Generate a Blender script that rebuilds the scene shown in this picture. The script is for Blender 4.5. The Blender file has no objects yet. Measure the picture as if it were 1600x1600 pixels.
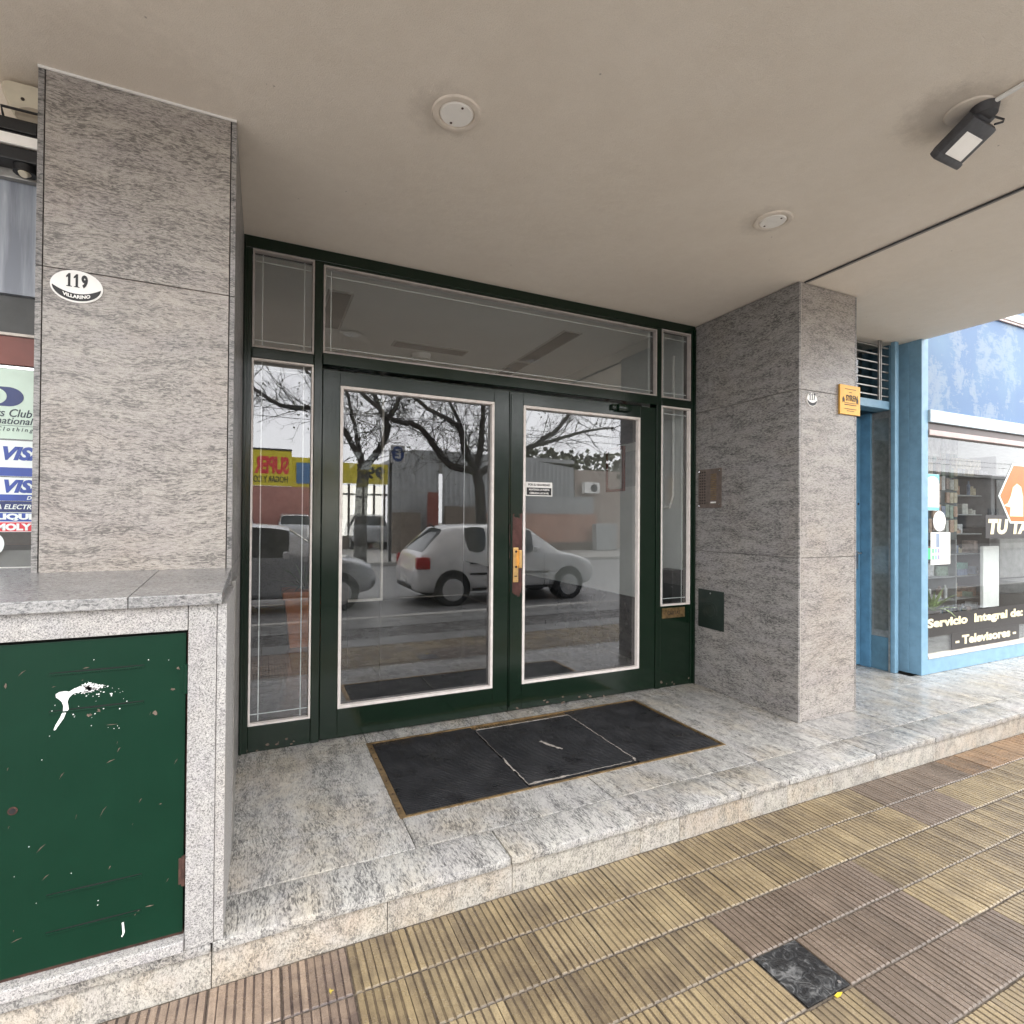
import bpy, bmesh, math, random
from mathutils import Vector, Matrix
R_ = random.Random(7)
S = bpy.context.scene
# ------------------------------------------------------------------ camera
cam_d = bpy.data.cameras.new('camera'); cam = bpy.data.objects.new('camera', cam_d)
S.collection.objects.link(cam); S.camera = cam
yaw, pitch, roll = math.radians(24.845), math.radians(.506), math.radians(.430)
f = Vector((math.sin(yaw)*math.cos(pitch), math.cos(yaw)*math.cos(pitch), math.sin(pitch)))
r = Vector((math.cos(yaw), -math.sin(yaw), 0)); u = r.cross(f)
r2 = r*math.cos(roll)+u*math.sin(roll); u2 = -r*math.sin(roll)+u*math.cos(roll)
cam.matrix_world = Matrix(((r2.x, u2.x, -f.x, 0), (r2.y, u2.y, -f.y, 0), (r2.z, u2.z, -f.z, 1.33), (0, 0, 0, 1)))
cam_d.sensor_width = 36; cam_d.lens = 36*840.65/1600
cam_d.shift_y = 4.5/1600; cam_d.clip_start = .02; cam_d.clip_end = 400
# ------------------------------------------------------------------ sky, sun, exposure
SUN_EL, SUN_ROT = math.radians(62), math.radians(158)
W = bpy.data.worlds.new('World'); S.world = W; W.use_nodes = True
wn = W.node_tree.nodes; wl = W.node_tree.links
bg = wn['Background']; sky = wn.new('ShaderNodeTexSky'); sky.sky_type = 'NISHITA'; sky.sun_disc = False
sky.sun_elevation = SUN_EL; sky.sun_rotation = SUN_ROT; sky.dust_density = 1.5; sky.air_density = 1.0
hs = wn.new('ShaderNodeHueSaturation'); hs.inputs['Saturation'].default_value = .16
wl.new(sky.outputs[0], hs.inputs['Color']); ov = wn.new('ShaderNodeMix'); ov.data_type = 'RGBA'; ov.inputs[0].default_value = .72      # even overcast veil over the clear sky
ov.inputs[7].default_value = (9.8, 9.7, 9.8, 1)
wl.new(hs.outputs[0], ov.inputs[6]); wl.new(ov.outputs[2], bg.inputs['Color'])
bg.inputs['Strength'].default_value = .15
sd = bpy.data.lights.new('sun', 'SUN'); sd.energy = .5; sd.angle = math.radians(35); sd.color = (1, .96, .9)
sun = bpy.data.objects.new('sun', sd); S.collection.objects.link(sun)
sv = Vector((math.sin(SUN_ROT)*math.cos(SUN_EL), math.cos(SUN_ROT)*math.cos(SUN_EL), math.sin(SUN_EL)))
sun.rotation_euler = sv.to_track_quat('Z', 'Y').to_euler(); sun.location = (3, -6, 9)
S.view_settings.view_transform = 'Standard'; S.view_settings.look = 'None'
S.view_settings.gamma = 1; S.view_settings.use_curve_mapping = False
S.view_settings.exposure = 1.85
S.render.engine = 'CYCLES'
try:
    S.cycles.use_denoising = True; S.cycles.max_bounces = 10; S.cycles.diffuse_bounces = 5
    S.cycles.transparent_max_bounces = 16; S.cycles.sample_clamp_indirect = 8
except Exception: pass
# ------------------------------------------------------------------ node helpers
def newmat(name):
    m = bpy.data.materials.new(name); m.use_nodes = True
    nt = m.node_tree; b = nt.nodes['Principled BSDF']
    return m, nt, b
def N(nt, t, **k):
    n = nt.nodes.new(t)
    for a, v in k.items():
        if a.startswith('i_'): n.inputs[a[2:].replace('_', ' ')].default_value = v
        else: setattr(n, a, v)
    return n
def ramp(nt, fac, stops):
    c = nt.nodes.new('ShaderNodeValToRGB'); e = c.color_ramp.elements
    while len(e) < len(stops): e.new(.5)
    for q, (p, col) in zip(e, stops):
        q.position = p; q.color = (*col, 1) if len(col) == 3 else col
    nt.links.new(fac, c.inputs[0]); return c.outputs[0]
def pos(nt, scale=(1, 1, 1), jitter=7.0):
    g = N(nt, 'ShaderNodeNewGeometry'); out = g.outputs['Position']
    if jitter:
        oi = N(nt, 'ShaderNodeObjectInfo'); m = N(nt, 'ShaderNodeMath', operation='MULTIPLY'); m.inputs[1].default_value = jitter
        nt.links.new(oi.outputs['Random'], m.inputs[0])
        a = N(nt, 'ShaderNodeVectorMath', operation='ADD'); nt.links.new(out, a.inputs[0]); nt.links.new(m.outputs[0], a.inputs[1]); out = a.outputs[0]
    s = N(nt, 'ShaderNodeVectorMath', operation='MULTIPLY'); s.inputs[1].default_value = scale
    nt.links.new(out, s.inputs[0]); return s.outputs[0]
def noise(nt, vec, scale, detail=4, rough=.55, dist=0):
    n = N(nt, 'ShaderNodeTexNoise', i_Scale=scale, i_Detail=detail, i_Roughness=rough, i_Distortion=dist)
    nt.links.new(vec, n.inputs['Vector']); return n.outputs['Fac']
def mix(nt, fac, a, b, bt='MIX'):
    n = N(nt, 'ShaderNodeMix', data_type='RGBA', blend_type=bt)
    for s, v in ((n.inputs[0], fac), (n.inputs[6], a), (n.inputs[7], b)):
        if isinstance(v, (int, float)): s.default_value = v
        elif isinstance(v, tuple): s.default_value = (*v, 1)
        else: nt.links.new(v, s)
    return n.outputs[2]
def math_(nt, op, a, b=None, clamp=False):
    n = N(nt, 'ShaderNodeMath', operation=op, use_clamp=clamp)
    for s, v in ((n.inputs[0], a), (n.inputs[1], b)):
        if v is None: continue
        if isinstance(v, (int, float)): s.default_value = v
        else: nt.links.new(v, s)
    return n.outputs[0]
def bump(nt, b, h, strength=.2, dist=.005):
    n = N(nt, 'ShaderNodeBump', i_Strength=strength, i_Distance=dist)
    nt.links.new(h, n.inputs['Height']); nt.links.new(n.outputs[0], b.inputs['Normal'])
def plain(name, col, rough=.5, metal=0, var=.12, scale=9, bmp=.0, coat=0, grime=None):
    m, nt, b = newmat(name); p = pos(nt)
    n1 = noise(nt, p, scale, 5, .6)
    dark = tuple(c*(1-var*1.6) for c in col); lite = tuple(min(1, c*(1+var)) for c in col)
    c = ramp(nt, n1, [(.3, dark), (.55, col), (.75, lite)])
    if grime:
        g = noise(nt, p, 3.1, 6, .7); g = ramp(nt, g, [(.5, (0, 0, 0)), (.72, (1, 1, 1))]); c = mix(nt, math_(nt, 'MULTIPLY', g, .45), c, grime)
    nt.links.new(c, b.inputs['Base Color']); b.inputs['Metallic'].default_value = metal
    n2 = noise(nt, p, scale*6, 3)
    rr = math_(nt, 'ADD', math_(nt, 'MULTIPLY', n2, .16), max(0, rough-.08)); nt.links.new(rr, b.inputs['Roughness'])
    b.inputs['Coat Weight'].default_value = coat; b.inputs['Coat Roughness'].default_value = .1
    if bmp: bump(nt, b, n2, bmp, .004)
    return m
def granite(name, fleck, lite=(.60, .575, .54), mid=(.36, .34, .33), dark=(.10, .095, .095), warm=(.60, .46, .33), warm_amt=.3, rough=.32, thr=.5, cool=(.42, .41, .45), band_amt=.44):
    """fleck: frequency along x, y, z"""
    m, nt, b = newmat(name); p0 = pos(nt, (1, 1, 1), 9.0)
    w = N(nt, 'ShaderNodeTexNoise', i_Scale=3.2, i_Detail=3); nt.links.new(p0, w.inputs['Vector'])
    wc = N(nt, 'ShaderNodeVectorMath', operation='SCALE'); wc.inputs[3].default_value = .09
    nt.links.new(w.outputs['Color'], wc.inputs[0])
    ad = N(nt, 'ShaderNodeVectorMath', operation='ADD'); nt.links.new(p0, ad.inputs[0]); nt.links.new(wc.outputs[0], ad.inputs[1])
    sc = N(nt, 'ShaderNodeVectorMath', operation='MULTIPLY'); sc.inputs[1].default_value = fleck; nt.links.new(ad.outputs[0], sc.inputs[0])
    p = sc.outputs[0]
    n1 = noise(nt, p, 1.0, 5, .62, .8)
    band = N(nt, 'ShaderNodeVectorMath', operation='MULTIPLY'); band.inputs[1].default_value = tuple(q*.13 for q in fleck); nt.links.new(ad.outputs[0], band.inputs[0])
    n2 = noise(nt, band.outputs[0], 1.0, 4, .6)
    f1 = math_(nt, 'ADD', n1, math_(nt, 'MULTIPLY', math_(nt, 'SUBTRACT', n2, .5), band_amt))
    c = ramp(nt, f1, [(thr-.15, dark), (thr-.075, mid), (thr, tuple(.55*a+.45*d for a, d in zip(lite, mid))), (thr+.09, lite)])
    fine = noise(nt, ad.outputs[0], 420, 2, .5)
    c = mix(nt, .75, c, ramp(nt, fine, [(.3, (.55, .55, .55)), (.55, (1, 1, 1)), (.8, (1.0, 1.0, 1.0))]), 'MULTIPLY')
    wz = noise(nt, ad.outputs[0], 2.3, 5, .65); wz = ramp(nt, wz, [(.47, (0, 0, 0)), (.68, (1, 1, 1))])
    c = mix(nt, math_(nt, 'MULTIPLY', wz, warm_amt), c, mix(nt, 1.0, c, tuple(min(1, q*1.7) for q in warm), 'MULTIPLY'))
    cz = noise(nt, band.outputs[0], .5, 3, .5); cz = ramp(nt, cz, [(.45, (0, 0, 0)), (.65, (1, 1, 1))])
    c = mix(nt, math_(nt, 'MULTIPLY', cz, .35), c, mix(nt, 1.0, c, tuple(min(1, q*1.9) for q in cool), 'MULTIPLY'))
    oi = N(nt, 'ShaderNodeObjectInfo'); v = math_(nt, 'ADD', math_(nt, 'MULTIPLY', oi.outputs['Random'], .16), .90)
    hsv = N(nt, 'ShaderNodeHueSaturation'); nt.links.new(v, hsv.inputs['Value']); nt.links.new(c, hsv.inputs['Color'])
    nt.links.new(hsv.outputs[0], b.inputs['Base Color'])
    sm = noise(nt, ad.outputs[0], 6, 5, .7)
    nt.links.new(math_(nt, 'ADD', math_(nt, 'MULTIPLY', sm, .3), rough-.1), b.inputs['Roughness'])
    bump(nt, b, n1, .12, .002)
    return m
def glass(name, refl=.085, tint=(.84, .87, .86), wav=.0):
    m = bpy.data.materials.new(name); m.use_nodes = True; nt = m.node_tree; nt.nodes.clear()
    o = N(nt, 'ShaderNodeOutputMaterial'); t = N(nt, 'ShaderNodeBsdfTransparent'); t.inputs[0].default_value = (*tint, 1)
    g = N(nt, 'ShaderNodeBsdfGlossy', i_Roughness=.004); g.inputs[0].default_value = (.97, .98, 1, 1)
    fr = N(nt, 'ShaderNodeFresnel', i_IOR=1.5); gb = N(nt, 'ShaderNodeNewGeometry'); k = math_(nt, 'ADD', fr.outputs[0], refl-.04, True); k = math_(nt, 'MULTIPLY', k, math_(nt, 'SUBTRACT', 1.0, gb.outputs['Backfacing']))
    mx = N(nt, 'ShaderNodeMixShader'); nt.links.new(k, mx.inputs[0]); nt.links.new(t.outputs[0], mx.inputs[1]); nt.links.new(g.outputs[0], mx.inputs[2])
    if wav:
        p = pos(nt, (1, 1, 1), 3); n = noise(nt, p, 5.5, 1, .4)
        bp = N(nt, 'ShaderNodeBump', i_Strength=wav, i_Distance=.002); nt.links.new(n, bp.inputs['Height']); nt.links.new(bp.outputs[0], g.inputs['Normal'])
    nt.links.new(mx.outputs[0], o.inputs[0]); return m
# ------------------------------------------------------------------ mesh helpers
class MB:
    def __init__(s): s.v = []; s.f = []; s.m = []
    def add(s, vs, fs, mi=0):
        o = len(s.v); s.v += [tuple(q) for q in vs]; s.f += [tuple(i+o for i in q) for q in fs]; s.m += [mi]*len(fs); return s
    def box(s, x0, x1, y0, y1, z0, z1, bev=0, mi=0, M=None):
        if bev:
            bm = bmesh.new(); bmesh.ops.create_cube(bm, size=1)
            for v in bm.verts: v.co = ((x0+x1)/2+v.co.x*(x1-x0), (y0+y1)/2+v.co.y*(y1-y0), (z0+z1)/2+v.co.z*(z1-z0))
            bmesh.ops.bevel(bm, geom=list(bm.edges), offset=bev, segments=2, affect='EDGES', profile=.6)
            bm.verts.index_update(); vs = [v.co.copy() for v in bm.verts]; fs = [[v.index for v in q.verts] for q in bm.faces]; bm.free()
        else:
            vs = [Vector((x, y, z)) for z in (z0, z1) for y in (y0, y1) for x in (x0, x1)]
            fs = [(0, 2, 3, 1), (4, 5, 7, 6), (0, 1, 5, 4), (2, 6, 7, 3), (0, 4, 6, 2), (1, 3, 7, 5)]
        if M is not None: vs = [M @ Vector(q) for q in vs]
        return s.add(vs, fs, mi)
    def cyl(s, c, axis, r, h, n=24, r2=None, mi=0, cap=True):
        """from c along axis for h"""
        a = Vector(axis).normalized(); t = a.orthogonal().normalized(); w = a.cross(t); c = Vector(c); r2 = r if r2 is None else r2
        vs = []
        for k, (q, rr) in enumerate(((c, r), (c+a*h, r2))):
            vs += [q+(t*math.cos(2*math.pi*i/n)+w*math.sin(2*math.pi*i/n))*rr for i in range(n)]
        fs = [(i, (i+1) % n, n+(i+1) % n, n+i) for i in range(n)]
        if cap: fs += [tuple(range(n-1, -1, -1)), tuple(range(n, 2*n))]
        return s.add(vs, fs, mi)
    def tube(s, pts, rad, n=6, mi=0, cap=True):
        pts = [Vector(p) for p in pts]; rad = rad if isinstance(rad, (list, tuple)) else [rad]*len(pts); vs = []
        t0 = None
        for i, p in enumerate(pts):
            d = (pts[min(i+1, len(pts)-1)]-pts[max(i-1, 0)]).normalized()
            t = d.orthogonal().normalized() if t0 is None else (t0-d*t0.dot(d)).normalized()
            t0 = t; w = d.cross(t)
            vs += [p+(t*math.cos(2*math.pi*k/n)+w*math.sin(2*math.pi*k/n))*rad[i] for k in range(n)]
        fs = [(i*n+k, i*n+(k+1) % n, (i+1)*n+(k+1) % n, (i+1)*n+k) for i in range(len(pts)-1) for k in range(n)]
        if cap and n > 2: fs += [tuple(range(n-1, -1, -1)), tuple(range((len(pts)-1)*n, len(pts)*n))]
        return s.add(vs, fs, mi)
    def prism(s, poly, d, mi=0):
        """closed polygon (3d points) pushed along vector d"""
        n = len(poly); P = [Vector(p) for p in poly]; d = Vector(d)
        return s.add(P+[p+d for p in P], [tuple(range(n)), tuple(range(2*n-1, n-1, -1))]+[(i, i+n, (i+1) % n+n, (i+1) % n) for i in range(n)], mi)
    def xz(s, poly, y, d, mi=0): return s.prism([(a, y, b) for a, b in poly], (0, d, 0), mi)
    def build(s, name, mat, parent=None, org=None, smooth=False):
        if parent is not None: o = Vector(parent['_o'])
        elif org is not None: o = Vector(org)
        else:
            xs, ys, zs = zip(*s.v); o = Vector(((min(xs)+max(xs))/2, (min(ys)+max(ys))/2, min(zs)))
        me = bpy.data.meshes.new(name); me.from_pydata([tuple(Vector(q)-o) for q in s.v], [], s.f)
        for m in (mat if isinstance(mat, (list, tuple)) else [mat]): me.materials.append(m)
        me.polygons.foreach_set('material_index', s.m)
        bm = bmesh.new(); bm.from_mesh(me); bmesh.ops.recalc_face_normals(bm, faces=bm.faces); bm.to_mesh(me); bm.free()
        if smooth:
            me.polygons.foreach_set('use_smooth', [True]*len(me.polygons)); me.set_sharp_from_angle(angle=math.radians(38))
        ob = bpy.data.objects.new(name, me); S.collection.objects.link(ob)
        if parent is not None: ob.parent = parent
        else: ob.location = o
        ob['_o'] = tuple(o); return ob
def tag(o, label=None, cat=None, group=None, kind=None):
    for k, v in (('label', label), ('category', cat), ('group', group), ('kind', kind)):
        if v: o[k] = v
    return o
def thing(name, loc, label, cat, group=None, kind=None):
    o = bpy.data.objects.new(name, None); S.collection.objects.link(o); o.location = loc; o.empty_display_size = .1
    o['_o'] = tuple(loc); return tag(o, label, cat, group, kind)
def copy_tree(o, parent=None):
    c = o.copy(); S.collection.objects.link(c)
    if parent is not None: c.parent = parent
    for ch in list(o.children): copy_tree(ch, c)
    return c
def B(name, mat, parent, *boxes, bev=0, smooth=False, org=None):
    mb = MB()
    for q in boxes: mb.box(*q, bev=bev)
    return mb.build(name, mat, parent, org, smooth)
def text(body, x, z, y, h, mat, parent, w=None, align='L', bold=0, shear=0, depth=.0012, name='lettering', bend=0, spacing=1, face=1, condense=1):
    """upright lettering on a wall facing the street (face=1, reads along +X) or facing the building (face=-1)"""
    cu = bpy.data.curves.new('t', 'FONT'); cu.body = body; cu.size = 1; cu.offset = bold; cu.extrude = .02; cu.shear = shear
    cu.space_character = spacing; cu.resolution_u = 3; cu.space_line = 1.0
    ob = bpy.data.objects.new('t', cu); S.collection.objects.link(ob); bpy.context.view_layer.update()
    me = bpy.data.meshes.new_from_object(ob.evaluated_get(bpy.context.evaluated_depsgraph_get()))
    vs = [v.co.copy() for v in me.vertices]; fs = [tuple(p.vertices) for p in me.polygons]
    bpy.data.objects.remove(ob); bpy.data.curves.remove(cu); bpy.data.meshes.remove(me)
    if not vs: return None
    x0 = min(v.x for v in vs); x1 = max(v.x for v in vs); z0 = min(v.y for v in vs); z1 = max(v.y for v in vs)
    sz = h/(z1-z0); sx = sz*condense if w is None else w/(x1-x0); tw = (x1-x0)*sx
    xo = {'L': 0, 'C': -tw/2, 'R': -tw}[align]
    mb = MB(); out = []
    for v in vs:
        lx = (v.x-x0)*sx+xo; lz = (v.y-z0)*sz
        cx = lx-(xo+tw/2)
        out.append((x+face*lx, y-face*(depth/2+(depth/2 if v.z > 0 else -depth/2)), z+lz+bend*cx*cx))
    mb.add(out, fs); return mb.build(name, mat, parent)
# ------------------------------------------------------------------ materials
M = {}
M['ceiling'] = None
def ceiling_mat():
    m, nt, b = newmat('ceiling plaster'); p = pos(nt, (1, 1, 1), 0)
    a = noise(nt, p, 2.2, 6, .62); f_ = noise(nt, p, 260, 3, .6); g = noise(nt, p, 14, 5, .7)
    c = ramp(nt, a, [(.25, (.82, .735, .635)), (.5, (.85, .77, .67)), (.75, (.88, .80, .705))])
    c = mix(nt, .22, c, ramp(nt, f_, [(.3, (.6, .6, .6)), (.6, (1, 1, 1))]), 'MULTIPLY')
    c = mix(nt, .05, c, ramp(nt, g, [(.4, (.55, .5, .45)), (.6, (1, 1, 1))]), 'MULTIPLY')
    pit = N(nt, 'ShaderNodeTexVoronoi', i_Scale=7.0); nt.links.new(p, pit.inputs['Vector'])
    c = mix(nt, ramp(nt, pit.outputs['Distance'], [(.018, (.6, .6, .6)), (.035, (0, 0, 0))]), c, (.25, .21, .17))
    for cx_, cy_, r_, k_ in ((.64, 2.04, .16, .30), (2.42, 2.03, .15, .28), (2.42, 1.18, .20, .42), (-.45, 2.42, .45, .16)):   # dust rings round the fittings; the last darkens the ceiling at the left pillar
        vd = N(nt, 'ShaderNodeVectorMath', operation='DISTANCE'); nt.links.new(p, vd.inputs[0]); vd.inputs[1].default_value = (cx_, cy_, 2.935)
        dd = math_(nt, 'ADD', vd.outputs['Value'], math_(nt, 'MULTIPLY', math_(nt, 'SUBTRACT', g, .5), r_*.9))
        c = mix(nt, math_(nt, 'MULTIPLY', ramp(nt, math_(nt, 'DIVIDE', dd, r_), [(.45, (1, 1, 1)), (1.0, (0, 0, 0))]), k_), c, (.30, .25, .21))
    nt.links.new(c, b.inputs['Base Color']); b.inputs['Roughness'].default_value = .85
    bump(nt, b, math_(nt, 'ADD', f_, math_(nt, 'MULTIPLY', g, 1.4)), .55, .005); return m
M['ceiling'] = ceiling_mat()
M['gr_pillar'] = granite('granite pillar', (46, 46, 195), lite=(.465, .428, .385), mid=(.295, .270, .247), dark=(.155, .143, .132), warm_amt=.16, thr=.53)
M['gr_shaded_side'] = granite('granite pillar shaded side', (44, 44, 165), lite=(.37, .355, .335), mid=(.215, .207, .20), dark=(.09, .088, .085), warm_amt=.14, thr=.53)  # same stone as the front, with the sides' shade put into the colour
M['gr_floor'] = granite('granite floor', (165, 36, 120), lite=(.52, .51, .475), mid=(.285, .28, .27), dark=(.13, .128, .125), warm_amt=.42, thr=.525, band_amt=.46, rough=.22, warm=(.62, .49, .34))
M['gr_riser'] = granite('granite riser', (170, 120, 100), lite=(.54, .51, .45), mid=(.31, .295, .26), dark=(.17, .16, .15), warm_amt=.55, thr=.51, rough=.5)
M['gr_cab'] = granite('granite cabinet', (230, 230, 230), lite=(.58, .565, .54), mid=(.31, .305, .30), dark=(.15, .145, .14), warm_amt=.12, thr=.515, band_amt=.16, rough=.45)
M['gr_cap'] = granite('granite cap', (80, 150, 150), lite=(.40, .395, .385), mid=(.24, .24, .24), dark=(.13, .13, .13), warm_amt=.12, thr=.52, band_amt=.25, rough=.17)
M['grout'] = plain('dark grout', (.10, .09, .08), .9)
M['arris'] = plain('pale stone edge', (.62, .57, .51), .5, var=.15, scale=30)
def green_mat(name, col, primer=None, rough=.16, chips=.5):
    m, nt, b = newmat(name); b.inputs['Specular IOR Level'].default_value = 0.45 if rough < .3 else .22; p = pos(nt, (1, 1, 1), 3)
    st = pos(nt, (90, 90, 5), 3); br = noise(nt, st, 1, 3, .5)
    a = noise(nt, p, 7, 5, .6)
    c = ramp(nt, a, [(.3, tuple(q*.92 for q in col)), (.6, col), (.8, tuple(q*1.08 for q in col))])
    ch = noise(nt, p, 38, 6, .72, .6); chm = ramp(nt, ch, [(.77, (0, 0, 0)), (.785, (1, 1, 1))])
    c = mix(nt, math_(nt, 'MULTIPLY', chm, chips), c, (.30, .27, .22))
    if primer:
        x0, x1, z0, z1 = primer
        g = N(nt, 'ShaderNodeNewGeometry'); sp = N(nt, 'ShaderNodeSeparateXYZ'); nt.links.new(g.outputs['Position'], sp.inputs[0])
        nz = math_(nt, 'MULTIPLY', math_(nt, 'SUBTRACT', noise(nt, p, 22, 4, .65), .5), .22)
        dx = math_(nt, 'DIVIDE', math_(nt, 'ABSOLUTE', math_(nt, 'SUBTRACT', sp.outputs[0], (x0+x1)/2)), (x1-x0)/2)
        dz = math_(nt, 'DIVIDE', math_(nt, 'ABSOLUTE', math_(nt, 'SUBTRACT', sp.outputs[2], (z0+z1)/2)), (z1-z0)/2)
        d = math_(nt, 'ADD', math_(nt, 'MAXIMUM', dx, dz), math_(nt, 'MULTIPLY', nz, 3.0))
        mk = ramp(nt, d, [(.93, (1, 1, 1)), (.97, (0, 0, 0))])
        pc = ramp(nt, noise(nt, p, 30, 4), [(.3, (.055, .026, .022)), (.7, (.11, .048, .042))])
        c = mix(nt, mk, c, pc)
    nt.links.new(c, b.inputs['Base Color'])
    nt.links.new(math_(nt, 'ADD', math_(nt, 'MULTIPLY', a, .14), rough-.07), b.inputs['Roughness'])
    bump(nt, b, math_(nt, 'ADD', br, math_(nt, 'MULTIPLY', noise(nt, p, 60, 3), .4)), .16, .002)
    return m
M['green'] = green_mat('dark green gloss paint', (.0045, .0150, .0075))
M['green_stile'] = green_mat('dark green gloss paint worn to red primer', (.0045, .0150, .0075), (1.553, 1.652, .80, 1.36))
M['green_box'] = green_mat('bottle green cabinet paint', (.0016, .0265, .0130), rough=.42, chips=.25)
M['hatch'] = plain('black green hatch paint', (.012, .022, .017), .5, bmp=.1)
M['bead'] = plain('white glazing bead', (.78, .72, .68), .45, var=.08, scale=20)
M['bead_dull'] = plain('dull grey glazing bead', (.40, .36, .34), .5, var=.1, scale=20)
M['glass'] = glass('door glass', .15, (.96, .975, .97), wav=.015)
M['glass_old'] = glass('wavy door glass', .15, (.96, .975, .97), wav=.05)
M['glass_top'] = glass('fanlight glass', .21, (.96, .975, .97), wav=.01)
M['glass_clear'] = glass('shop window glass', .06, (.93, .95, .95))
M['etch'] = plain('etched glass line', (.62, .64, .64), .7, var=.05)
M['brass'] = plain('polished brass', (.80, .52, .22), .3, 1, .12, 25)
M['brass_old'] = plain('worn brass frame', (.30, .20, .095), .45, .75, .35, 30)
M['bronze'] = plain('bronze intercom plate', (.17, .135, .115), .42, .4, .2, 30)
M['bronze_dk'] = plain('dark bronze', (.05, .038, .032), .5, .4)
M['gold'] = plain('gold anodised plate', (.66, .36, .07), .42, .35, .08, 12)
M['black'] = plain('black paint', (.012, .012, .013), .45)
M['blackpl'] = plain('black plastic', (.030, .030, .033), .5, var=.2, scale=40, bmp=.05)
M['enamel'] = plain('white enamel', (.82, .80, .76), .22, var=.04, coat=.4)
M['white'] = plain('white paint', (.80, .79, .76), .5, var=.05)
M['splash'] = plain('white paint splash', (.84, .84, .83), .5, var=.03)
M['cream'] = plain('yellowed cream plastic', (.66, .60, .47), .45, var=.1)
M['creamdk'] = plain('cream plastic grille', (.42, .36, .28), .6, var=.15)
M['lens'] = plain('frosted lamp glass', (.95, .92, .87), .35, var=.05)
M['rim'] = plain('painted lamp rim', (.74, .66, .57), .6)
M['lampgrey'] = plain('dark grey cast housing', (.055, .055, .060), .5, var=.2, scale=40, bmp=.05)
M['steel'] = plain('brushed steel', (.55, .55, .55), .35, 1)
M['chrome'] = plain('chrome', (.72, .72, .72), .15, 1, .05)
M['rust'] = plain('rust', (.075, .035, .025), .85, var=.4, scale=40)
M['scuff'] = plain('pale scratch', (.15, .11, .085), .8, var=.3, scale=60)
M['crease'] = plain('dark slot', (.004, .008, .006), .8)
def mat_rubber():
    m, nt, b = newmat('ribbed black rubber'); b.inputs['Specular IOR Level'].default_value = .25; p = pos(nt, (1, 1, 1), 2)
    a = noise(nt, p, 6, 6, .65); st = noise(nt, p, 70, 4, .7)
    c = ramp(nt, a, [(.3, (.009, .009, .011)), (.55, (.018, .019, .022)), (.8, (.040, .040, .043))])
    c = mix(nt, ramp(nt, st, [(.60, (0, 0, 0)), (.76, (.7, .7, .7))]), c, (.085, .08, .075)); lp = noise(nt, p, 2.4, 5, .7); c = mix(nt, ramp(nt, lp, [(.5, (0, 0, 0)), (.7, (.55, .55, .55))]), c, (.05, .05, .052))
    nt.links.new(c, b.inputs['Base Color'])
    nt.links.new(math_(nt, 'ADD', math_(nt, 'MULTIPLY', ramp(nt, a, [(.35, (0, 0, 0)), (.65, (1, 1, 1))]), .5), .2), b.inputs['Roughness'])
    wv = N(nt, 'ShaderNodeTexWave', i_Scale=19.0, bands_direction='Y'); nt.links.new(pos(nt, (1, 1, 1), 0), wv.inputs['Vector'])
    bump(nt, b, math_(nt, 'ADD', wv.outputs['Fac'], math_(nt, 'MULTIPLY', st, 1.0)), .9, .004); return m
M['rubber'] = mat_rubber()
M['torn'] = plain('frayed pale backing', (.33, .30, .27), .9, var=.3, scale=60, bmp=.3)
def tile_mat(name, cols, dirt=(.10, .075, .055)):
    m, nt, b = newmat(name); p = pos(nt, (1, 1, 1), 5); oi = N(nt, 'ShaderNodeObjectInfo')
    c = ramp(nt, oi.outputs['Random'], [(i/(len(cols)-1), q) for i, q in enumerate(cols)])
    a = noise(nt, p, 9, 6, .7); st = noise(nt, pos(nt, (60, 9, 20), 5), 1, 4, .65); fi = noise(nt, p, 330, 2, .6); wet = noise(nt, pos(nt, (1, 1, 1), 0), 1.7, 6, .68, .4)
    c = mix(nt, ramp(nt, a, [(.42, (0, 0, 0)), (.72, (.55, .55, .55))]), c, dirt)
    c = mix(nt, ramp(nt, st, [(.5, (0, 0, 0)), (.72, (.45, .45, .45))]), c, tuple(min(1, q*1.55+.02) for q in cols[len(cols)//2]))
    c = mix(nt, .6, c, ramp(nt, fi, [(.3, (.5, .5, .5)), (.6, (1, 1, 1))]), 'MULTIPLY')
    c = mix(nt, ramp(nt, wet, [(.42, (0, 0, 0)), (.62, (.36, .36, .36))]), c, mix(nt, 1.0, c, (.50, .44, .38), 'MULTIPLY'))
    # soil that stays in the grooves
    g = N(nt, 'ShaderNodeNewGeometry'); sp = N(nt, 'ShaderNodeSeparateXYZ'); nt.links.new(g.outputs['Position'], sp.inputs[0])
    gr = ramp(nt, math_(nt, 'MULTIPLY', math_(nt, 'SUBTRACT', sp.outputs[2], -.1515), 200.0), [(.25, (1, 1, 1)), (.95, (0, 0, 0))])
    c = mix(nt, math_(nt, 'MULTIPLY', gr, math_(nt, 'ADD', math_(nt, 'MULTIPLY', a, 1.2), .2), True), c, tuple(q*.75 for q in dirt))
    nt.links.new(c, b.inputs['Base Color'])
    nt.links.new(math_(nt, 'SUBTRACT', math_(nt, 'ADD', math_(nt, 'MULTIPLY', a, .30), .34), math_(nt, 'MULTIPLY', wet, .42)), b.inputs['Roughness'])
    bump(nt, b, math_(nt, 'ADD', fi, math_(nt, 'MULTIPLY', noise(nt, p, 60, 4, .7), 1.6)), .4, .004); return m
M['t_tan'] = tile_mat('tan ribbed tile', [(.305, .238, .136), (.322, .252, .147), (.311, .243, .139), (.330, .261, .156), (.307, .24, .138)])
M['t_mauve'] = tile_mat('mauve ribbed tile', [(.168, .128, .098), (.198, .152, .118), (.182, .139, .107)])
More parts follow.
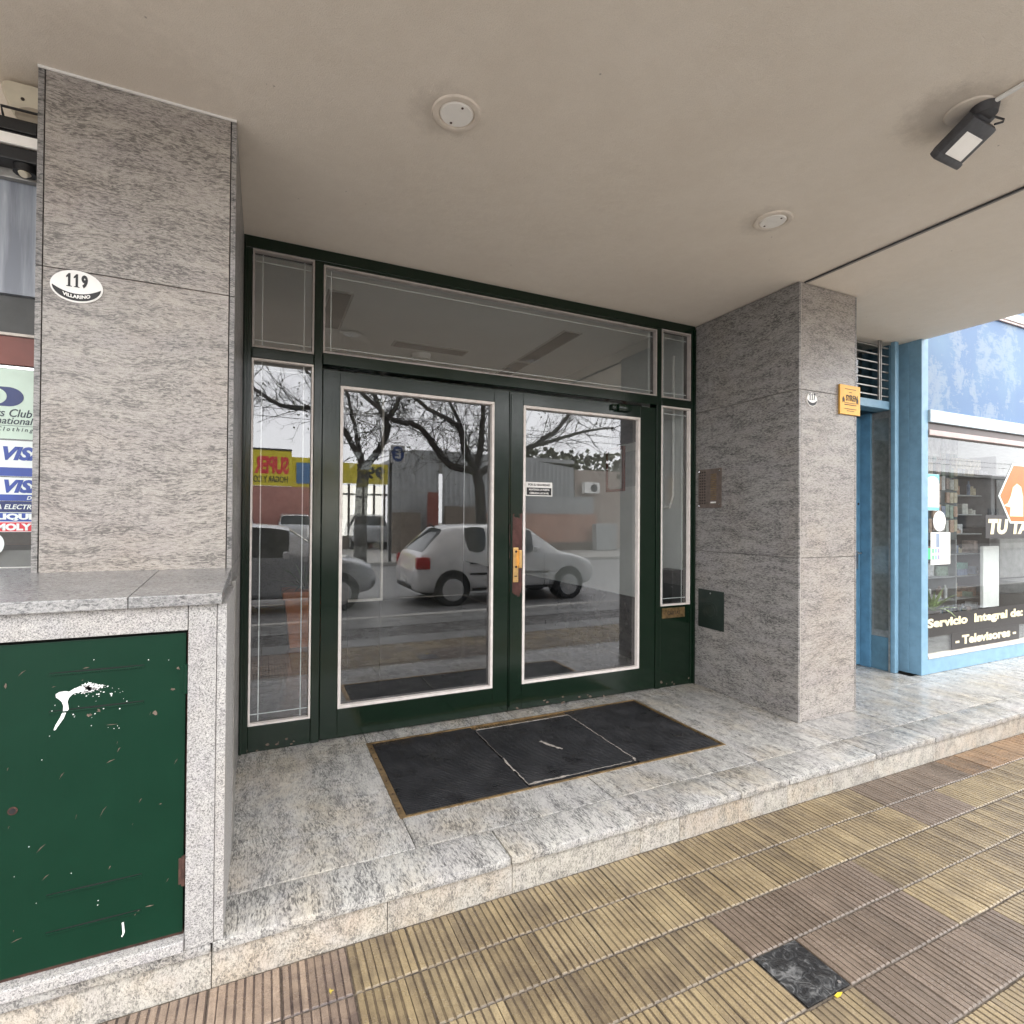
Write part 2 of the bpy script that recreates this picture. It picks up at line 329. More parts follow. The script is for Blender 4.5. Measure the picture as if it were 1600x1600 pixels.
M['t_rose'] = tile_mat('rose ribbed tile', [(.38, .29, .215), (.33, .25, .19)], (.07, .05, .05))
M['t_rust'] = tile_mat('rust ribbed tile', [(.34, .215, .115), (.30, .19, .11)])
M['t_grey'] = tile_mat('grey ribbed tile', [(.14, .138, .135), (.18, .176, .17), (.16, .157, .15)], (.09, .085, .08))
M['mortar'] = plain('dark sandy mortar', (.10, .08, .06), .95, var=.4, scale=40, bmp=.4)
M['slab'] = plain('grey smooth slab', (.19, .19, .185), .35, var=.25, scale=5, bmp=.1, grime=(.10, .10, .10))
M['asphalt'] = plain('damp concrete road', (.19, .19, .19), .42, var=.2, scale=30, bmp=.5)
M['kerb'] = plain('kerb stone', (.34, .33, .31), .7, var=.2, scale=20, bmp=.2)
M['blue'] = plain('weathered sky blue paint', (.20, .36, .49), .42, var=.10, scale=12, bmp=.05, grime=(.14, .29, .42))
M['bluedoor'] = plain('blue door paint', (.11, .26, .40), .38, var=.15, scale=10)
M['bluegrey'] = plain('dull blue frame', (.10, .20, .27), .4, var=.15)
M['browngl'] = plain('brown aluminium', (.055, .036, .032), .35, .3)
M['alu'] = plain('grey aluminium', (.34, .33, .31), .4, .5, .2, 20)
M['pinkalu'] = plain('pinkish aluminium rail', (.42, .33, .31), .4, .3)
M['darkgl'] = glass('dark transom glass', .06, (.55, .6, .6))
# ------------------------------------------------------------------ large structure: step floor, pavement, road
def struct(o, label, cat): return tag(o, label, cat, None, 'structure')
floor = struct(B('floor', M['grout'], None, (-7, 12, 1.96, 3.5, -.30, -.032), org=(0, 0, 0)), 'raised granite step in front of the entrance and shops', 'floor')
def slab(x0, x1, y0, y1, g=.0016, bev=.0025, z0=-.034, z1=0): B('slab', M['gr_floor'], floor, (x0+g, x1-g, y0+g, y1-g, z0, z1), bev=bev)
XS = [-7, -5.5, -4.2, -2.9, -1.6, -.132, .904, 2.15, 2.49, 3.21, 3.8, 4.83, 5.9, 7, 8.3, 9.6, 12]
for a, b in zip(XS, XS[1:]):
    B('slab', M['gr_floor'], floor, (a+.0014, b-.0014, 1.929, 2.141, -.036, 0), bev=.010, smooth=True)
RX = [-7, -5.6, -4.3, -3.0, -1.6, -.132, .42, .913, 1.542, 1.77, 2.14, 2.49, 2.85, 3.21, 3.8, 4.3, 4.83, 5.4, 6.1, 6.9, 8, 9.5, 12]
for a, b in zip(RX, RX[1:]):
    B('riser_panel', M['gr_riser'], floor, (a+.0012, b-.0012, 1.944, 1.962, -.16, -.0375), bev=.001)
for a, b, c, d in ((-1.6, -.118, 2.143, 2.55), (-.118, .576, 2.143, 3.44), (.576, 1.54, 2.143, 2.385), (1.54, 2.513, 2.143, 2.385), (.576, 1.54, 3.245, 3.44), (1.54, 2.513, 3.245, 3.44), (2.513, 3.24, 2.143, 3.44),
                   (3.24, 3.80, 2.143, 2.50), (3.8, 4.38, 2.143, 3.4), (4.38, 5.1, 2.143, 2.65), (4.38, 5.1, 2.65, 3.4), (5.1, 5.9, 2.143, 2.78), (5.9, 7, 2.143, 2.78), (7, 8.3, 2.143, 2.78), (8.3, 12, 2.143, 2.78)):
    slab(a, b, c, d)
B('slab', M['grout'], floor, (.576, 2.513, 2.387, 3.243, -.034, -.012))
pavement = struct(B('pavement', M['mortar'], None, (-9, 14, -1.26, 1.958, -.36, -.1535), org=(0, 0, 0)), 'pavement of small ribbed tan tiles in front of the step', 'pavement')
P_ = .207; TW = .2035
def tile_mesh(mat, seed=0):
    q_ = random.Random(seed)
    nr = 8; w = TW/nr; gw = .0058; dp = .0048; half = TW/2; px = [(-half, -dp)]
    gs = [gw*q_.uniform(.55, 1.35) for _ in range(nr+1)]
    for i in range(nr):
        a = -half+i*w; g0, g1 = gs[i], gs[i+1]; hz = q_.uniform(-.0012, .0004)
        px += [(a+g0*.35, -dp*.8), (a+g0*.62, hz), (a+w-g1*.62, hz+q_.uniform(-.0004, .0004)), (a+w-g1*.35, -dp*.8)]
    px.append((half, -dp)); n = len(px); vs = []; fs = []
    for y, drop in ((-half, 1), (-half+.005, 0), (half-.005, 0), (half, 1)):
        vs += [(x, y, max(z-drop*.004, -.006)) for x, z in px]
    for j in range(3): fs += [(j*n+i, j*n+i+1, (j+1)*n+i+1, (j+1)*n+i) for i in range(n-1)]
    me = bpy.data.meshes.new('tile'); me.from_pydata(vs, [], fs); me.materials.append(mat); return me, vs, fs
TM = {k: [tile_mesh(M[k], 31*v+len(k)) for v in range(5)] for k in ('t_tan', 't_mauve', 't_rose', 't_rust', 't_grey')}
far = {k: MB() for k in TM}; plate_cell = (6, 3)
def tile_kind(k, j):
    if (j == 2 and 6 <= k <= 9) or (j == 3 and 7 <= k <= 9) or (j == 4 and 7 <= k <= 10) or (j == 0 and 13 <= k <= 16) or (j == 1 and 13 <= k <= 14): return 't_mauve'
    if j >= 9: return 't_grey'
    if k < 0: return 't_rose'
    if j == 0 and k >= 17: return 't_rust'
    return 't_tan'
for j in range(0, 12):
    for k in range(-12, 44):
        cx = .275+(k+.5)*P_; cy = 1.938-(j+.5)*P_; kd = tile_kind(k, j)
        if (k, j) == plate_cell: continue
        if j in (7, 8): continue
        dz = R_.uniform(-.0012, .0012); rz = R_.uniform(-.006, .006); ry = R_.uniform(-.004, .004)
        if -5 <= k <= 24 and j < 7:
            o = bpy.data.objects.new('tile', R_.choice(TM[kd])[0]); S.collection.objects.link(o); o.parent = pavement
            o.location = (cx, cy, -.147+dz); o.rotation_euler = (ry, R_.uniform(-.004, .004), rz)
        else:
            tv = R_.choice(TM[kd]); far[kd].add([(cx+x, cy+y, -.147+z) for x, y, z in tv[1]], tv[2])
for kd, mb in far.items():
    if mb.f: tag(mb.build('tile_field', M[kd], pavement), kind='stuff')
mb = MB()
for a in range(-16, 28):
    mb.box(a*.42+.003, a*.42+.417, .078, .484, -.16, -.146, bev=.002)
    mb.box(a*.42+.103, a*.42+.517, -.93, -.56, -.16, -.146, bev=.002); mb.box(a*.42+.003, a*.42+.417, -1.25, -.94, -.16, -.146, bev=.002)
tag(mb.build('slab_field', M['slab'], pavement), kind='stuff')
kerb = struct(B('kerb', M['kerb'], None, (-60, 60, -1.42, -1.262, -.40, -.142), bev=.012), 'stone kerb between the pavement and the road', 'kerb')
struct(B('road', M['asphalt'], None, (-80, 80, -11.2, -1.42, -.5, -.25)), 'damp grey concrete road', 'road')
struct(B('kerb', M['kerb'], None, (-60, 60, -11.4, -11.2, -.5, -.12), bev=.012), 'far kerb across the road', 'kerb')
struct(B('ground', plain('far concrete', (.30, .29, .27), .7, var=.2, scale=4), None, (-150, 150, -200, -11.4, -.6, -.13)), 'concrete ground on the far side of the road', 'ground')
struct(B('ground', M['mortar'], None, (-150, 150, -1.26, 60, -.9, -.37)), 'dark earth under the pavement and buildings', 'ground')
# soffit and the storey it carries
ceiling = struct(B('ceiling', M['ceiling'], None, (-7, 5.25, .60, 3.42, 2.935, 3.34), org=(0, 0, 0)), 'beige plaster ceiling of the covered entrance', 'ceiling')
facade = thing('upper_storey', (0, .6, 3.34), 'plastered upper storey above the covered entrance', 'building')
B('wall', M['ceiling'], facade, (-7, 5.25, .62, 9, 3.342, 8))
tag(MB().tube([(3.268, 2.43, 2.928), (3.262, 1.9, 2.927), (3.270, 1.3, 2.928), (3.262, .60, 2.928)], .0055, 8).build('cable', M['lampgrey'], smooth=True), 'thin dark cable running along the ceiling joint from the right pillar', 'cable')
B('joint_cover', plain('grey joint strip', (.33, .30, .27), .7), ceiling, (3.272, 3.30, .6, 2.43, 2.931, 2.9352))
# ------------------------------------------------------------------ pillars
def pillar(name, x0, x1, y0, y1, z0, joints, label, side):
    t = thing(name, ((x0+x1)/2, (y0+y1)/2, z0), label, 'pillar')
    B('core', M['grout'], t, (x0+.012, x1-.012, y0+.012, y1-.006, z0, 2.934))
    zs = [z0]+joints+[2.930]
    for a, b in zip(zs, zs[1:]):
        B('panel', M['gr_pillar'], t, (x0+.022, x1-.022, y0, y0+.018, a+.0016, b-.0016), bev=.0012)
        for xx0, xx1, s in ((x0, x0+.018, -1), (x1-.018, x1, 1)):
            B('side_panel', M['gr_shaded_side'], t, (xx0, xx1, y0+.001, y1-.004, a+.0016, b-.0016), bev=.0012)
    return t
pl = pillar('granite_pillar', -.742, -.112, 2.437, 3.385, 0, [1.125, 2.222], 'left granite clad pillar rising behind the green cabinet', 1)
B('sealant', M['white'], pl, (-.742, -.112, 2.430, 2.436, 2.926, 2.9345))
pr = pillar('granite_pillar', 3.224, 3.822, 2.437, 3.38, 0, [1.089, 2.214], 'right granite clad pillar between the entrance and the blue shop', -1)
for xx in (3.244, ):
    B('corner_joint', M['arris'], pr, (3.2425, 3.2455, 2.4385, 2.45, .002, 2.93))
# ------------------------------------------------------------------ entrance door set
YF = 3.385
ent = thing('entrance_door', (1.55, 3.41, 0), 'dark green glazed double door with side windows and a wide fanlight', 'door')
G = M['green']
B('jamb_post', G, ent, (-.150, -.068, YF, 3.47, 0, 2.862), bev=.004)
B('jamb_post', G, ent, (3.176, 3.222, YF, 3.47, 0, 2.862), bev=.004)
B('jamb_post', G, ent, (-.108, -.096, YF-.016, YF-.001, 0, 2.9), bev=.003)
B('jamb_post', G, ent, (3.205, 3.219, YF-.016, YF-.001, 0, 2.9), bev=.003)
B('header', G, ent, (-.150, 3.222, YF, 3.47, 2.8635, 2.934), bev=.003)
B('mullion', G, ent, (.266, .314, YF, 3.47, 0, 2.862), bev=.004)
B('mullion', G, ent, (2.826, 2.872, YF, 3.47, 0, 2.862), bev=.004)
B('transom_bar', G, ent, (.3155, 2.8245, YF-.012, 3.47, 2.247, 2.316), bev=.004)
B('transom_bar', G, ent, (-.0665, .2645, YF, 3.47, 2.241, 2.300), bev=.004)
B('transom_bar', G, ent, (2.8735, 3.1745, YF, 3.47, 2.250, 2.312), bev=.004)
B('header_mould', G, ent, (.3155, 2.8245, YF, 3.44, 2.848, 2.862), bev=.002)
def pane(parent, x0, x1, z0, z1, gl, bead=.011, etch=True, yb=YF, inset=.042, bm='bead'):
    p = B('pane', gl, parent, (x0+bead*.5, x1-bead*.5, yb+.034, yb+.040, z0+bead*.5, z1-bead*.5))
    for q in ((x0, x1, z0, z0+bead), (x0, x1, z1-bead, z1), (x0, x0+bead, z0+bead+.0005, z1-bead-.0005), (x1-bead, x1, z0+bead+.0005, z1-bead-.0005)):
        B('bead', M[bm], p if parent is ent else parent, (q[0], q[1], yb-.003, yb+.033, q[2], q[3]), bev=.002)
    if etch:
        e = MB(); i = inset; y0 = yb+.0405
        for q in ((x0+i, x0+i+.005, z0+bead, z1-bead), (x1-i-.005, x1-i, z0+bead, z1-bead)): e.box(q[0], q[1], y0, y0+.0006, q[2], q[3])
        for q in ((x0+bead, x1-bead, z0+i, z0+i+.005), (x0+bead, x1-bead, z1-i-.005, z1-i)): e.box(q[0], q[1], y0, y0+.0005, q[2], q[3])
        e.build('etched_line', M['etch'], p if parent is ent else parent)
    return p
pane(ent, -.0665, .2645, .150, 2.2395, M['glass'], inset=.05)
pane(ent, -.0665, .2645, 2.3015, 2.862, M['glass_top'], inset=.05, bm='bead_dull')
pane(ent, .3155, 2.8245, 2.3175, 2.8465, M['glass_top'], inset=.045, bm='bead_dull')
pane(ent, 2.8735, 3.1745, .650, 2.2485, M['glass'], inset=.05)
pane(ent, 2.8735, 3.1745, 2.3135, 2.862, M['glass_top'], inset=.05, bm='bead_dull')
B('bottom_rail', G, ent, (-.0665, .2645, YF+.004, 3.46, .002, .1485), bev=.003)
pnl = B('lower_panel', G, ent, (2.8735, 3.1745, YF+.004, 3.46, .002, .6485), bev=.003)
ml = B('letter_slot', M['brass_old'], pnl, (2.888, 3.12, YF-.004, YF+.003, .552, .632), bev=.002)
text('CARTAS', 3.004, .577, YF-.0045, .030, M['bronze_dk'], pnl, align='C', w=.13)
def leaf(x0, x1, gx0, gx1, hinge_left):
    d = B('door', G, ent, *((x0, gx0, YF+.006, YF+.055, .008, 2.224),) if hinge_left else ((gx1, x1, YF+.006, YF+.055, .008, 2.224),), bev=.003)
    st = (gx1, x1) if hinge_left else (x0, gx0)
    B('stile', M['green_stile'], d, (st[0]+.0005, st[1]-.0005, YF+.006, YF+.055, .008, 2.224), bev=.003)
    B('rail', G, d, (gx0+.0005, gx1-.0005, YF+.006, YF+.055, 2.135, 2.224), bev=.003)
    B('rail', G, d, (gx0+.0005, gx1-.0005, YF+.006, YF+.055, .008, .1795), bev=.003)
    pane(d, gx0+.001, gx1-.001, .181, 2.134, M['glass'] if hinge_left else M['glass_old'], bead=.018, etch=False, yb=YF+.004)
    return d
dL = leaf(.318, 1.5435, .418, 1.432, True)
dR = leaf(1.5475, 2.8205, 1.653, 2.668, False)
B('cover_strip', G, dR, (1.5565, 1.572, YF-.003, YF+.0055, .03, 2.2), bev=.002)
h = B('handle', M['brass'], dR, (1.578, 1.618, YF-.004, YF+.0055, .895, 1.135), bev=.003)
# fixed pull: a flat bar standing out from the plate
mb = MB(); mb.box(1.613, 1.634, YF-.030, YF-.022, .995, 1.118, bev=.003); mb.box(1.613, 1.6185, YF-.0225, YF-.003, .995, 1.118, bev=.001)
mb.build('pull', M['brass'], dR)
mb = MB()
for z in (1.108, 1.002): mb.cyl((1.599, YF-.0058, z), (0, -1, 0), .0085, .001, 16)
mb.box(1.588, 1.607, YF-.0062, YF-.0045, .934, .941); mb.build('keyhole', M['bronze_dk'], dR)
mb = MB(); mb.box(2.44, 2.56, YF-.035, YF+.005, 2.165, 2.215, bev=.008); mb.box(2.39, 2.435, YF-.02, YF+.005, 2.17, 2.212, bev=.006)
mb.build('door_closer', G, dR, smooth=True)
stk = B('notice_sticker', M['white'], None, (1.690, 1.905, 3.4215, 3.4225, 1.500, 1.600)); tag(stk, 'small white security sticker on the right door glass', 'sticker')
B('dark_field', M['black'], stk, (1.698, 1.897, 3.4205, 3.4213, 1.507, 1.560))
text('POR SU SEGURIDAD', 1.7975, 1.573, 3.4212, .016, M['black'], stk, align='C', w=.175, bold=.02)
text('MANTENGA LA PUERTA', 1.7975, 1.539, 3.4203, .014, M['white'], stk, align='C', w=.165, bold=.02)
text('CERRADA LAS 24 HS.', 1.7975, 1.514, 3.4203, .014, M['white'], stk, align='C', w=.155, bold=.02)
# chips of primer and mortar droppings along the foot of the door
mb = MB()
for i in range(26):
    x = R_.choice([R_.uniform(-.08, .3), R_.uniform(1.6, 2.4), R_.uniform(2.85, 3.2)]); z = R_.uniform(.006, .05); a = R_.uniform(.004, .014)
    mb.xz([(x+a*math.cos(t)*R_.uniform(.6, 1.3), z+a*.7*math.sin(t)*R_.uniform(.6, 1.3)) for t in [k*math.pi/3.5 for k in range(7)]], YF+.0038 if x < .3 or x > 2.8 else YF+.0045, -.0009)
mb.build('paint_chip', M['scuff'], ent)
# ------------------------------------------------------------------ doormat in its brass well
mat_t = thing('doormat', (1.54, 2.81, 0), 'sunken black rubber doormat of three torn pieces in a brass frame', 'doormat')
for q in ((.566, 2.514, 2.378, 2.392), (.566, 2.514, 3.236, 3.250), (.566, .596, 2.3925, 3.2355), (2.494, 2.514, 2.3925, 3.2355)):
    B('frame_bar', M['brass_old'], mat_t, (*q, -.02, .004), bev=.0015)
mb = MB()
for i in range(6): mb.cyl((.581, 2.46+i*.14, .0042), (0, 0, 1), .0045, .0012, 12)
mb.build('screw', M['rust'], mat_t)
def ragged(x0, x1, y0, y1, z0, z1, n=26, amp=.004):
    P = []
    for i in range(n): P.append((x0+(x1-x0)*i/n, y0+R_.uniform(-amp, amp)))
    for i in range(n): P.append((x1+R_.uniform(-amp, amp), y0+(y1-y0)*i/n))
    for i in range(n): P.append((x1-(x1-x0)*i/n, y1+R_.uniform(-amp, amp)))
    for i in range(n): P.append((x0+R_.uniform(-amp, amp), y1-(y1-y0)*i/n))
    return MB().prism([(a, b, z0) for a, b in P], (0, 0, z1-z0))
ragged(.600, 1.214, 2.397, 3.230, -.012, .001, amp=.002).build('rubber_panel', M['rubber'], mat_t)
ragged(1.222, 1.892, 2.412, 3.178, -.012, .0035, amp=.004).build('rubber_panel', M['rubber'], mat_t)
ragged(1.900, 2.489, 2.397, 3.230, -.012, .001, amp=.002).build('rubber_panel', M['rubber'], mat_t)
def strip(pts, w, z, mb):
    for (a, b) in zip(pts, pts[1:]):
        d = Vector((b[0]-a[0], b[1]-a[1], 0)); n = Vector((-d.y, d.x, 0)).normalized(); w0 = w*R_.uniform(.25, 1.2); w1 = w*R_.uniform(.25, 1.2)
        A = Vector((*a, z)); Bq = Vector((*b, z)); mb.prism([A+n*w0, Bq+n*w1, Bq-n*w1, A-n*w0], (0, 0, .0016))
mb = MB()
def line(x0, y0, x1, y1, n, amp=.003): return [(x0+(x1-x0)*i/n+R_.uniform(-amp, amp), y0+(y1-y0)*i/n+R_.uniform(-amp, amp)) for i in range(n+1)]
strip(line(1.232, 3.172, 1.90, 3.170, 18, .001), .006, .0035, mb)
strip(line(1.226, 2.74, 1.218, 2.58, 6), .006, .0035, mb); strip(line(1.222, 2.58, 1.224, 2.424, 5), .004, .0035, mb); strip(line(1.222, 3.15, 1.224, 2.76, 14), .001, .0035, mb)
strip(line(1.222, 2.42, 1.46, 2.419, 9), .008, .0035, mb); strip(line(1.46, 2.419, 1.86, 2.421, 14), .0012, .0035, mb)
strip(line(1.898, 3.16, 1.893, 2.44, 40), .0026, .0035, mb); strip(line(1.894, 2.45, 1.885, 2.42, 3), .009, .0036, mb)
strip(line(1.52, 2.86, 1.585, 2.71, 6, .004), .010, .0038, mb)
mb.build('frayed_edge', M['torn'], mat_t)
B('drain_grating', M['brass_old'], mat_t, (1.235, 1.90, 3.186, 3.231, -.012, -.002))
mb = MB()
for i in range(34):
    for j in range(2): mb.cyl((1.25+i*.0192, 3.200+j*.017, -.0018), (0, 0, 1), .0058, .0008, 8)
mb.build('hole', M['crease'], mat_t)
# ------------------------------------------------------------------ meter cabinet
cabt = thing('meter_cabinet', (-.7, 2.15, 0), 'granite clad meter cabinet with a scratched green metal door', 'cabinet')
def tiltbox(name, mat, x0, x1, y0, y1, zf, zb, th, bev=.003):
    mb = MB().box(x0, x1, y0, y1, 0, th, bev=bev)
    mb.v = [(x, y, z+zf+(zb-zf)*(y-y0)/(y1-y0)) for x, y, z in mb.v]; return mb.build(name, mat, cabt)
tiltbox('cap_slab', M['gr_cap'], -.3555, -.113, 1.905, 2.435, 1.060, 1.094, .034)
tiltbox('cap_slab', M['gr_cap'], -1.20, -.3575, 1.905, 2.58, 1.060, 1.104, .034)
tiltbox('cap_slab', M['gr_cap'], -2.4, -1.202, 1.905, 2.58, 1.060, 1.104, .034)
B('lintel', M['gr_cab'], cabt, (-2.4, -.2065, 1.925, 1.955, .982, 1.0585), bev=.002)
B('upright', M['gr_cab'], cabt, (-.2045, -.128, 1.925, 1.955, .0015, 1.0585), bev=.002)
B('side_cladding', M['gr_cab'], cabt, (-.127, -.100, 1.929, 2.434, .0015, 1.0565), bev=.002)
B('side_trim', M['alu'], cabt, (-.111, -.097, 2.436, 2.62, .002, 1.075), bev=.002)
B('sill', M['gr_cab'], cabt, (-2.4, -.2065, 1.915, 1.985, .0015, .038), bev=.004)
B('core', M['crease'], cabt, (-2.4, -.13, 1.975, 2.43, .04, 1.055))
gd = B('door', M['green_box'], cabt, (-1.05, -.2115, 1.940, 1.946, .052, .972), bev=.0015)
for z in (.884, .776, .258, .152):
    mb = MB(); mb.xz([(-.545, z-.001), (-.43, z-.0028), (-.32, z-.001), (-.318, z+.001), (-.43, z+.0016), (-.545, z+.0005)], 1.9402, -.0012); mb.build('slot', M['crease'], gd)
    B('slot_lip', M['green_box'], gd, (-.545, -.32, 1.937, 1.9402, z-.008, z-.0035), bev=.001)
for z in (.83, .24):
    mb = MB(); mb.cyl((-.210, 1.938, z-.045), (0, 0, 1), .0065, .09, 12); mb.box(-.224, -.2115, 1.937, 1.9398, z-.04, z+.04); mb.build('hinge', M['rust'] if z < .5 else M['green_box'], gd)
mb = MB(); mb.cyl((-.621, 1.940, .512), (0, -1, 0), .011, .002, 20); mb.build('lock', M['rust'], gd)
mb = MB(); mb.cyl((-.621, 1.9379, .512), (0, -1, 0), .0075, .0008, 16); mb.build('keyhole', M['black'], gd)
B('rust_edge', M['rust'], cabt, (-1.05, -.2105, 1.950, 1.972, .0385, .0505)); B('rust_edge', M['rust'], cabt, (-.2098, -.2068, 1.952, 1.97, .30, .97))
# paint splash: a blot with runs and droplets
sp = MB()
def blot(x, z, rx, rz, n=22, rough=.25, y=1.9398, t=.0012):
    sp.xz([(x+rx*math.cos(a)*(1+R_.uniform(-rough, rough)), z+rz*math.sin(a)*(1+R_.uniform(-rough, rough))) for a in [2*math.pi*i/n for i in range(n)]], y, -t)
sp.xz([(-.530, .823), (-.522, .828), (-.508, .829), (-.500, .826), (-.488, .834), (-.478, .836), (-.474, .829), (-.482, .822), (-.492, .818), (-.500, .808), (-.503, .797), (-.501, .787), (-.500, .776), (-.506, .767), (-.511, .752), (-.522, .734), (-.529, .722), (-.5325, .7205), (-.533, .725), (-.528, .738), (-.519, .756), (-.513, .772), (-.512, .787), (-.516, .800), (-.523, .808), (-.529, .814)], 1.9398, -.0016)
blot(-.468, .829, .020, .010, rough=.45); blot(-.446, .832, .016, .009, rough=.6); blot(-.430, .833, .008, .005, rough=.7); blot(-.452, .841, .012, .004, rough=.8)
for i in range(60):
    a = R_.gauss(0, 1); b = R_.gauss(0, 1); rr = abs(R_.gauss(0, .0010))+.0004
    blot(-.446+a*.020+max(0, a)*.012, .829+b*.010-max(0, a)*.008, rr*1.3, rr, 8)
for i in range(22):
    rr = R_.uniform(.0006, .0019); blot(R_.uniform(-.55, -.36), R_.uniform(.70, .83), rr, rr, 8)
sp.xz([(-.367, .126), (-.362, .127), (-.3605, .11), (-.359, .098), (-.3615, .090), (-.366, .084), (-.3675, .087), (-.3645, .094), (-.3655, .11)], 1.9398, -.0014)
for i in range(14): rr = R_.uniform(.0007, .0014); blot(R_.uniform(-.64, -.22), R_.uniform(.08, .95), rr, rr, 7)
sp.build('paint_splash', M['splash'], gd)
sc = MB()
for i in range(26):
    x = R_.uniform(-.64, -.225); z = R_.uniform(.08, .95); L = abs(R_.gauss(.012, .01))+.004; a = R_.choice([R_.uniform(-.1, .35), R_.uniform(.7, 1.3)]); w = R_.uniform(.0006, .0018)
    dx, dz = math.cos(a)*L, math.sin(a)*L
    sc.xz([(x, z-w), (x+dx*.5, z+dz*.6-w*1.2), (x+dx, z+dz), (x+dx*.45, z+dz*.6+w)], 1.9399, -.0008)
for x, z in ((-.232, .865), (-.452, .752), (-.43, .763), (-.29, .735), (-.245, .80), (-.64, .86)):
    sc.xz([(x+.0045*math.cos(t)*R_.uniform(.2, 1.6), z+.0055*math.sin(t)*R_.uniform(.2, 1.6)) for t in [k*math.pi/4 for k in range(8)]], 1.9399, -.0009)
sc.build('scratch', M['scuff'], gd)
# ------------------------------------------------------------------ plates on the pillars
def ellipse(cx, cz, rx, rz, n=48, a0=0, a1=2*math.pi, close=False):
    return [(cx+rx*math.cos(a0+(a1-a0)*i/(n-1 if close else n)), cz+rz*math.sin(a0+(a1-a0)*i/(n-1 if close else n))) for i in range(n)]
def plate119(cx, cz, rx, rz, y, num, street, label, nh):
    t = thing('house_number', (cx, y, cz-rz), label, 'house number')
    MB().xz(ellipse(cx, cz, rx, rz), y, -.005).build('plate', M['enamel'], t)
    MB().xz(ellipse(cx, cz, rx*.965, rz*.955), y-.0051, -.0008).build('raised_field', M['enamel'], t)
    out = ellipse(cx, cz, rx*.93, rz*.90, 30, math.radians(188), math.radians(352), True)
    inn = [(x, cz-rz*.06-(rz*.40)*(1-((x-cx)/(rx*.90))**2)) for x, _ in reversed(out)]
    MB().xz(out+inn, y-.0061, -.0006).build('name_band', M['black'], t)
    zb_ = cz-rz*.06; pitch_ = nh*.46
    for i, d in enumerate(num):
        xx = cx+(i-(len(num)-1)/2)*pitch_
        if d == '1':      # narrow clarendon figure: stem, flag and foot
            MB().xz([(xx-nh*.17, zb_), (xx-nh*.17, zb_+nh*.045), (xx-nh*.075, zb_+nh*.08), (xx-nh*.075, zb_+nh*.72), (xx-nh*.19, zb_+nh*.66), (xx-nh*.19, zb_+nh*.76), (xx-nh*.03, zb_+nh), (xx+nh*.075, zb_+nh), (xx+nh*.075, zb_+nh*.08), (xx+nh*.17, zb_+nh*.045), (xx+nh*.17, zb_)], y-.0062, -.0009).build('numeral', M['black'], t)
        else: text(d, xx+nh*.02, zb_, y-.0062, nh, M['black'], t, align='C', bold=.05, w=nh*.40, name='numeral')
    if street: text(street, cx, cz-rz*.755, y-.0069, rz*.215, M['enamel'], t, align='C', w=rx*1.05, bold=.04, bend=rz*.42/(rx*.6)**2*.42)
    return t
plate119(-.6215, 2.164, .0775, .0585, 2.437, '119', 'VILLARINO', 'oval white enamel plate reading 119 on the left pillar', .048)
plate119(3.344, 2.152, .052, .046, 2.437, '117', None, 'small round enamel plate reading 117 on the right pillar', .046)
gp = thing('name_plate', (3.726, 2.43, 2.078), 'gold name plate reading SYREN on the right pillar edge', 'sign')
B('plate', M['gold'], gp, (3.617, 3.836, 2.421, 2.434, 2.082, 2.288), bev=.002)
text('SYREN', 3.742, 2.178, 2.4205, .042, M['bronze_dk'], gp, align='C', w=.125, bold=.015)
for z, w_, h_ in ((2.258, .12, .006), (2.236, .03, .006), (2.162, .11, .005), (2.148, .13, .008), (2.120, .13, .006), (2.106, .08, .006)):
    B('small_print', M['bronze_dk'], gp, (3.728-w_/2, 3.728+w_/2, 2.4195, 2.4205, z, z+h_*.6))
for sx in (-1, 1):
    MB().xz([(3.728+sx*.086, 2.19), (3.728+sx*.076, 2.205), (3.728+sx*.066, 2.192), (3.728+sx*.062, 2.158), (3.728+sx*.07, 2.175), (3.728+sx*.084, 2.160)], 2.4205, -.001).build('ornament', M['bronze_dk'], gp)
it = thing('intercom_panel', (3.22, 3.22, 1.43), 'flat bronze intercom panel on the side of the right pillar', 'intercom')
B('plate', M['bronze'], it, (3.216, 3.2235, 3.098, 3.338, 1.435, 1.745), bev=.002)
mb = MB()
for i in range(12):
    for j in range(3): mb.cyl((3.216, 3.315-j*.025, 1.72-i*.0225), (-1, 0, 0), .007, .003, 10)
mb.build('button', M['bronze_dk'], it)
mb = MB()
for i in range(15): mb.box(3.2145, 3.216, 3.145, 3.205, 1.50+i*.014, 1.506+i*.014)
mb.build('grille_slat', M['brass_old'], it)
B('name_strip', M['white'], it, (3.2145, 3.216, 3.15, 3.205, 1.472, 1.483))
mb = MB()
for y, z in ((3.112, 1.725), (3.326, 1.728), (3.112, 1.462), (3.326, 1.452)): mb.cyl((3.216, y, z), (-1, 0, 0), .007, .003, 12)
mb.build('screw', M['chrome'], it)
hb = thing('wall_hatch', (3.22, 3.2, .47), 'small dark green hatch cover low on the side of the right pillar', 'hatch')
MB().box(3.212, 3.2235, 3.068, 3.330, .480, .785, bev=.004).build('cover', M['hatch'], hb, smooth=True)
mb = MB()
for rr in (.045, .07): mb.tube([(3.2118, 3.199+rr*math.cos(a), .625+rr*math.sin(a)) for a in [2*math.pi*i/28 for i in range(29)]], .0016, 6)
mb.build('ring', M['hatch'], hb); MB().cyl((3.2119, 3.199, .760), (-1, 0, 0), .007, .002, 12).build('lock', M['steel'], hb)
